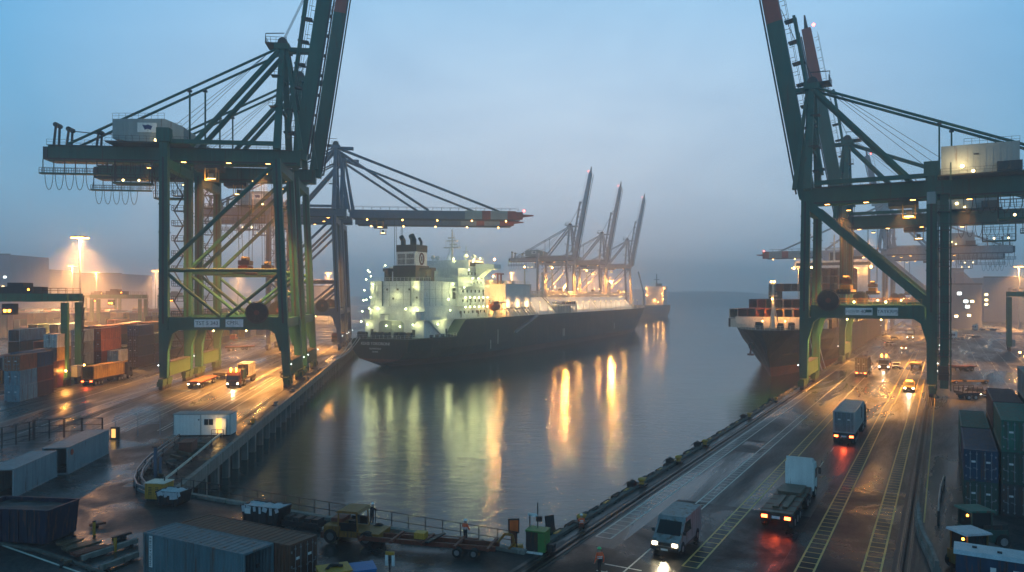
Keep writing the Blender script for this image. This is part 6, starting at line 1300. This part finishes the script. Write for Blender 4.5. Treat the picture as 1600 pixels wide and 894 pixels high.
for s, k in (('l', -1), ('r', 1)):
    cr['hip' + s] = (.1 * k, -.17, .4, .092); cr['knee' + s] = (.17 * k, .22, .5, .068); cr['ankle' + s] = (.14 * k, -.02, .12, .048); cr['toe' + s] = (.15 * k, .15, .05, .042)
    cr['shoulder' + s] = (.185 * k, .04, .86, .068); cr['elbow' + s] = (.24 * k, .28, .68, .05); cr['wrist' + s] = (.16 * k, .46, .56, .034); cr['palm' + s] = (.13 * k, .52, .52, .036)
q = PR(1.25, -3.2); person('person in orange jacket and white hard hat crouching beside a yellow bollard', (q[0], q[1]), AR - math.pi / 2 + .5, cr, 'vest', 'rustred', 'helmet', .02)

# ---------------------------------------------------------------- air, sky, light, camera
SIGMA = .00098
b = MB(); b.b2((-3000, -120, WZ - 1), (3000, 3000, 113), 'dark'); hz = b.build('haze'); hz['kind'] = 'stuff'
m = bpy.data.materials.new('harbour_mist'); m.use_nodes = True; nt = m.node_tree; nt.nodes.clear()
pv = N(nt, 'ShaderNodeVolumePrincipled'); pv.inputs['Color'].default_value = (.99, .99, .995, 1); pv.inputs['Density'].default_value = SIGMA; pv.inputs['Anisotropy'].default_value = .5
ou = N(nt, 'ShaderNodeOutputMaterial'); nt.links.new(pv.outputs[0], ou.inputs['Volume']); hz.data.materials.clear(); hz.data.materials.append(m)
w = bpy.data.worlds.new('World'); SC.world = w; w.use_nodes = True; nt = w.node_tree; L = nt.links.new
bg = nt.nodes['Background']; sk = N(nt, 'ShaderNodeTexSky'); sk.sky_type = 'NISHITA'; sk.sun_disc = False; sk.sun_elevation = R(1.0); sk.sun_rotation = R(185); sk.ozone_density = 3.; sk.air_density = 1.3; sk.dust_density = .6
tc = N(nt, 'ShaderNodeTexCoord'); sx = N(nt, 'ShaderNodeSeparateXYZ'); L(tc.outputs['Generated'], sx.inputs[0])
gr = ramp(nt, sx.outputs[2], [(0., (7.4, 7.8, 8.8)), (.18, (6.0, 7.7, 9.7)), (.36, (3.7, 6.7, 9.9)), (.6, (.95, 2.7, 3.7)), (1., (.7, 1.9, 2.5))])

# overcast twilight: brighter in the middle of the bay, deeper blue away from it
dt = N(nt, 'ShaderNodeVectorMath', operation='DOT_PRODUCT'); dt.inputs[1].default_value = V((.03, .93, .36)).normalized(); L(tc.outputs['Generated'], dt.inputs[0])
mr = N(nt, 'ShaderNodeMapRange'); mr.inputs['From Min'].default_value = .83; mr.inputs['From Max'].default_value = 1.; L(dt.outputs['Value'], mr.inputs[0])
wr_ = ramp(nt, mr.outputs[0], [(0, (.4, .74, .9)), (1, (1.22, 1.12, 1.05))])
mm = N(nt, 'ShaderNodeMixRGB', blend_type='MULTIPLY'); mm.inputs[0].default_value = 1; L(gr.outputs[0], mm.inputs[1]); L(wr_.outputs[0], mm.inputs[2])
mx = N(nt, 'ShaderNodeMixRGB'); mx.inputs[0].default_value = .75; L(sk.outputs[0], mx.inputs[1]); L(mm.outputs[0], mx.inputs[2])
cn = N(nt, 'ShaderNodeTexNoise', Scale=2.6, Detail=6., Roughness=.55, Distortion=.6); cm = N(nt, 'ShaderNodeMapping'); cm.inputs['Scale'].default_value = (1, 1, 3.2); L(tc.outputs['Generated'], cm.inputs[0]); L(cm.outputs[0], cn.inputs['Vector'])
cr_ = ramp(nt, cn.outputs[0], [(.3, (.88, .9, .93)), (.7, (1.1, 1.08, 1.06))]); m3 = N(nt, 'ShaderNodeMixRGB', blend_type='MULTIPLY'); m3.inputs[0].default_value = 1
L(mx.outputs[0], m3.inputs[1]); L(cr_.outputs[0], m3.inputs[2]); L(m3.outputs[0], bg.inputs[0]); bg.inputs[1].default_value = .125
sd = bpy.data.lights.new('sun', 'SUN'); sd.energy = .05; sd.angle = R(20); sd.color = (.8, .88, 1); so = bpy.data.objects.new('sun', sd); COL.objects.link(so); so.rotation_euler = (R(60), 0, R(-5))
cd = bpy.data.cameras.new('camera'); cam = bpy.data.objects.new('camera', cd); COL.objects.link(cam); cam.location = (0, 0, 18); cam.rotation_euler = (R(90), 0, 0)
cd.sensor_width = 36; cd.lens = 27; cd.shift_y = 15 / 1600; cd.clip_start = .5; cd.clip_end = 6000; SC.camera = cam
SC.render.engine = 'CYCLES'; cy = SC.cycles
cy.use_denoising = True; cy.max_bounces = 7; cy.diffuse_bounces = 2; cy.glossy_bounces = 3; cy.transmission_bounces = 1; cy.volume_bounces = 4; cy.transparent_max_bounces = 4
cy.sample_clamp_indirect = 4; cy.sample_clamp_direct = 0; cy.caustics_reflective = False; cy.caustics_refractive = False
try: cy.use_light_tree = True; cy.denoiser = 'OPENIMAGEDENOISE'
except Exception: pass
SC.view_settings.view_transform = 'Standard'; SC.view_settings.look = 'None'; SC.view_settings.exposure = 0; SC.view_settings.gamma = 1; SC.view_settings.use_curve_mapping = False
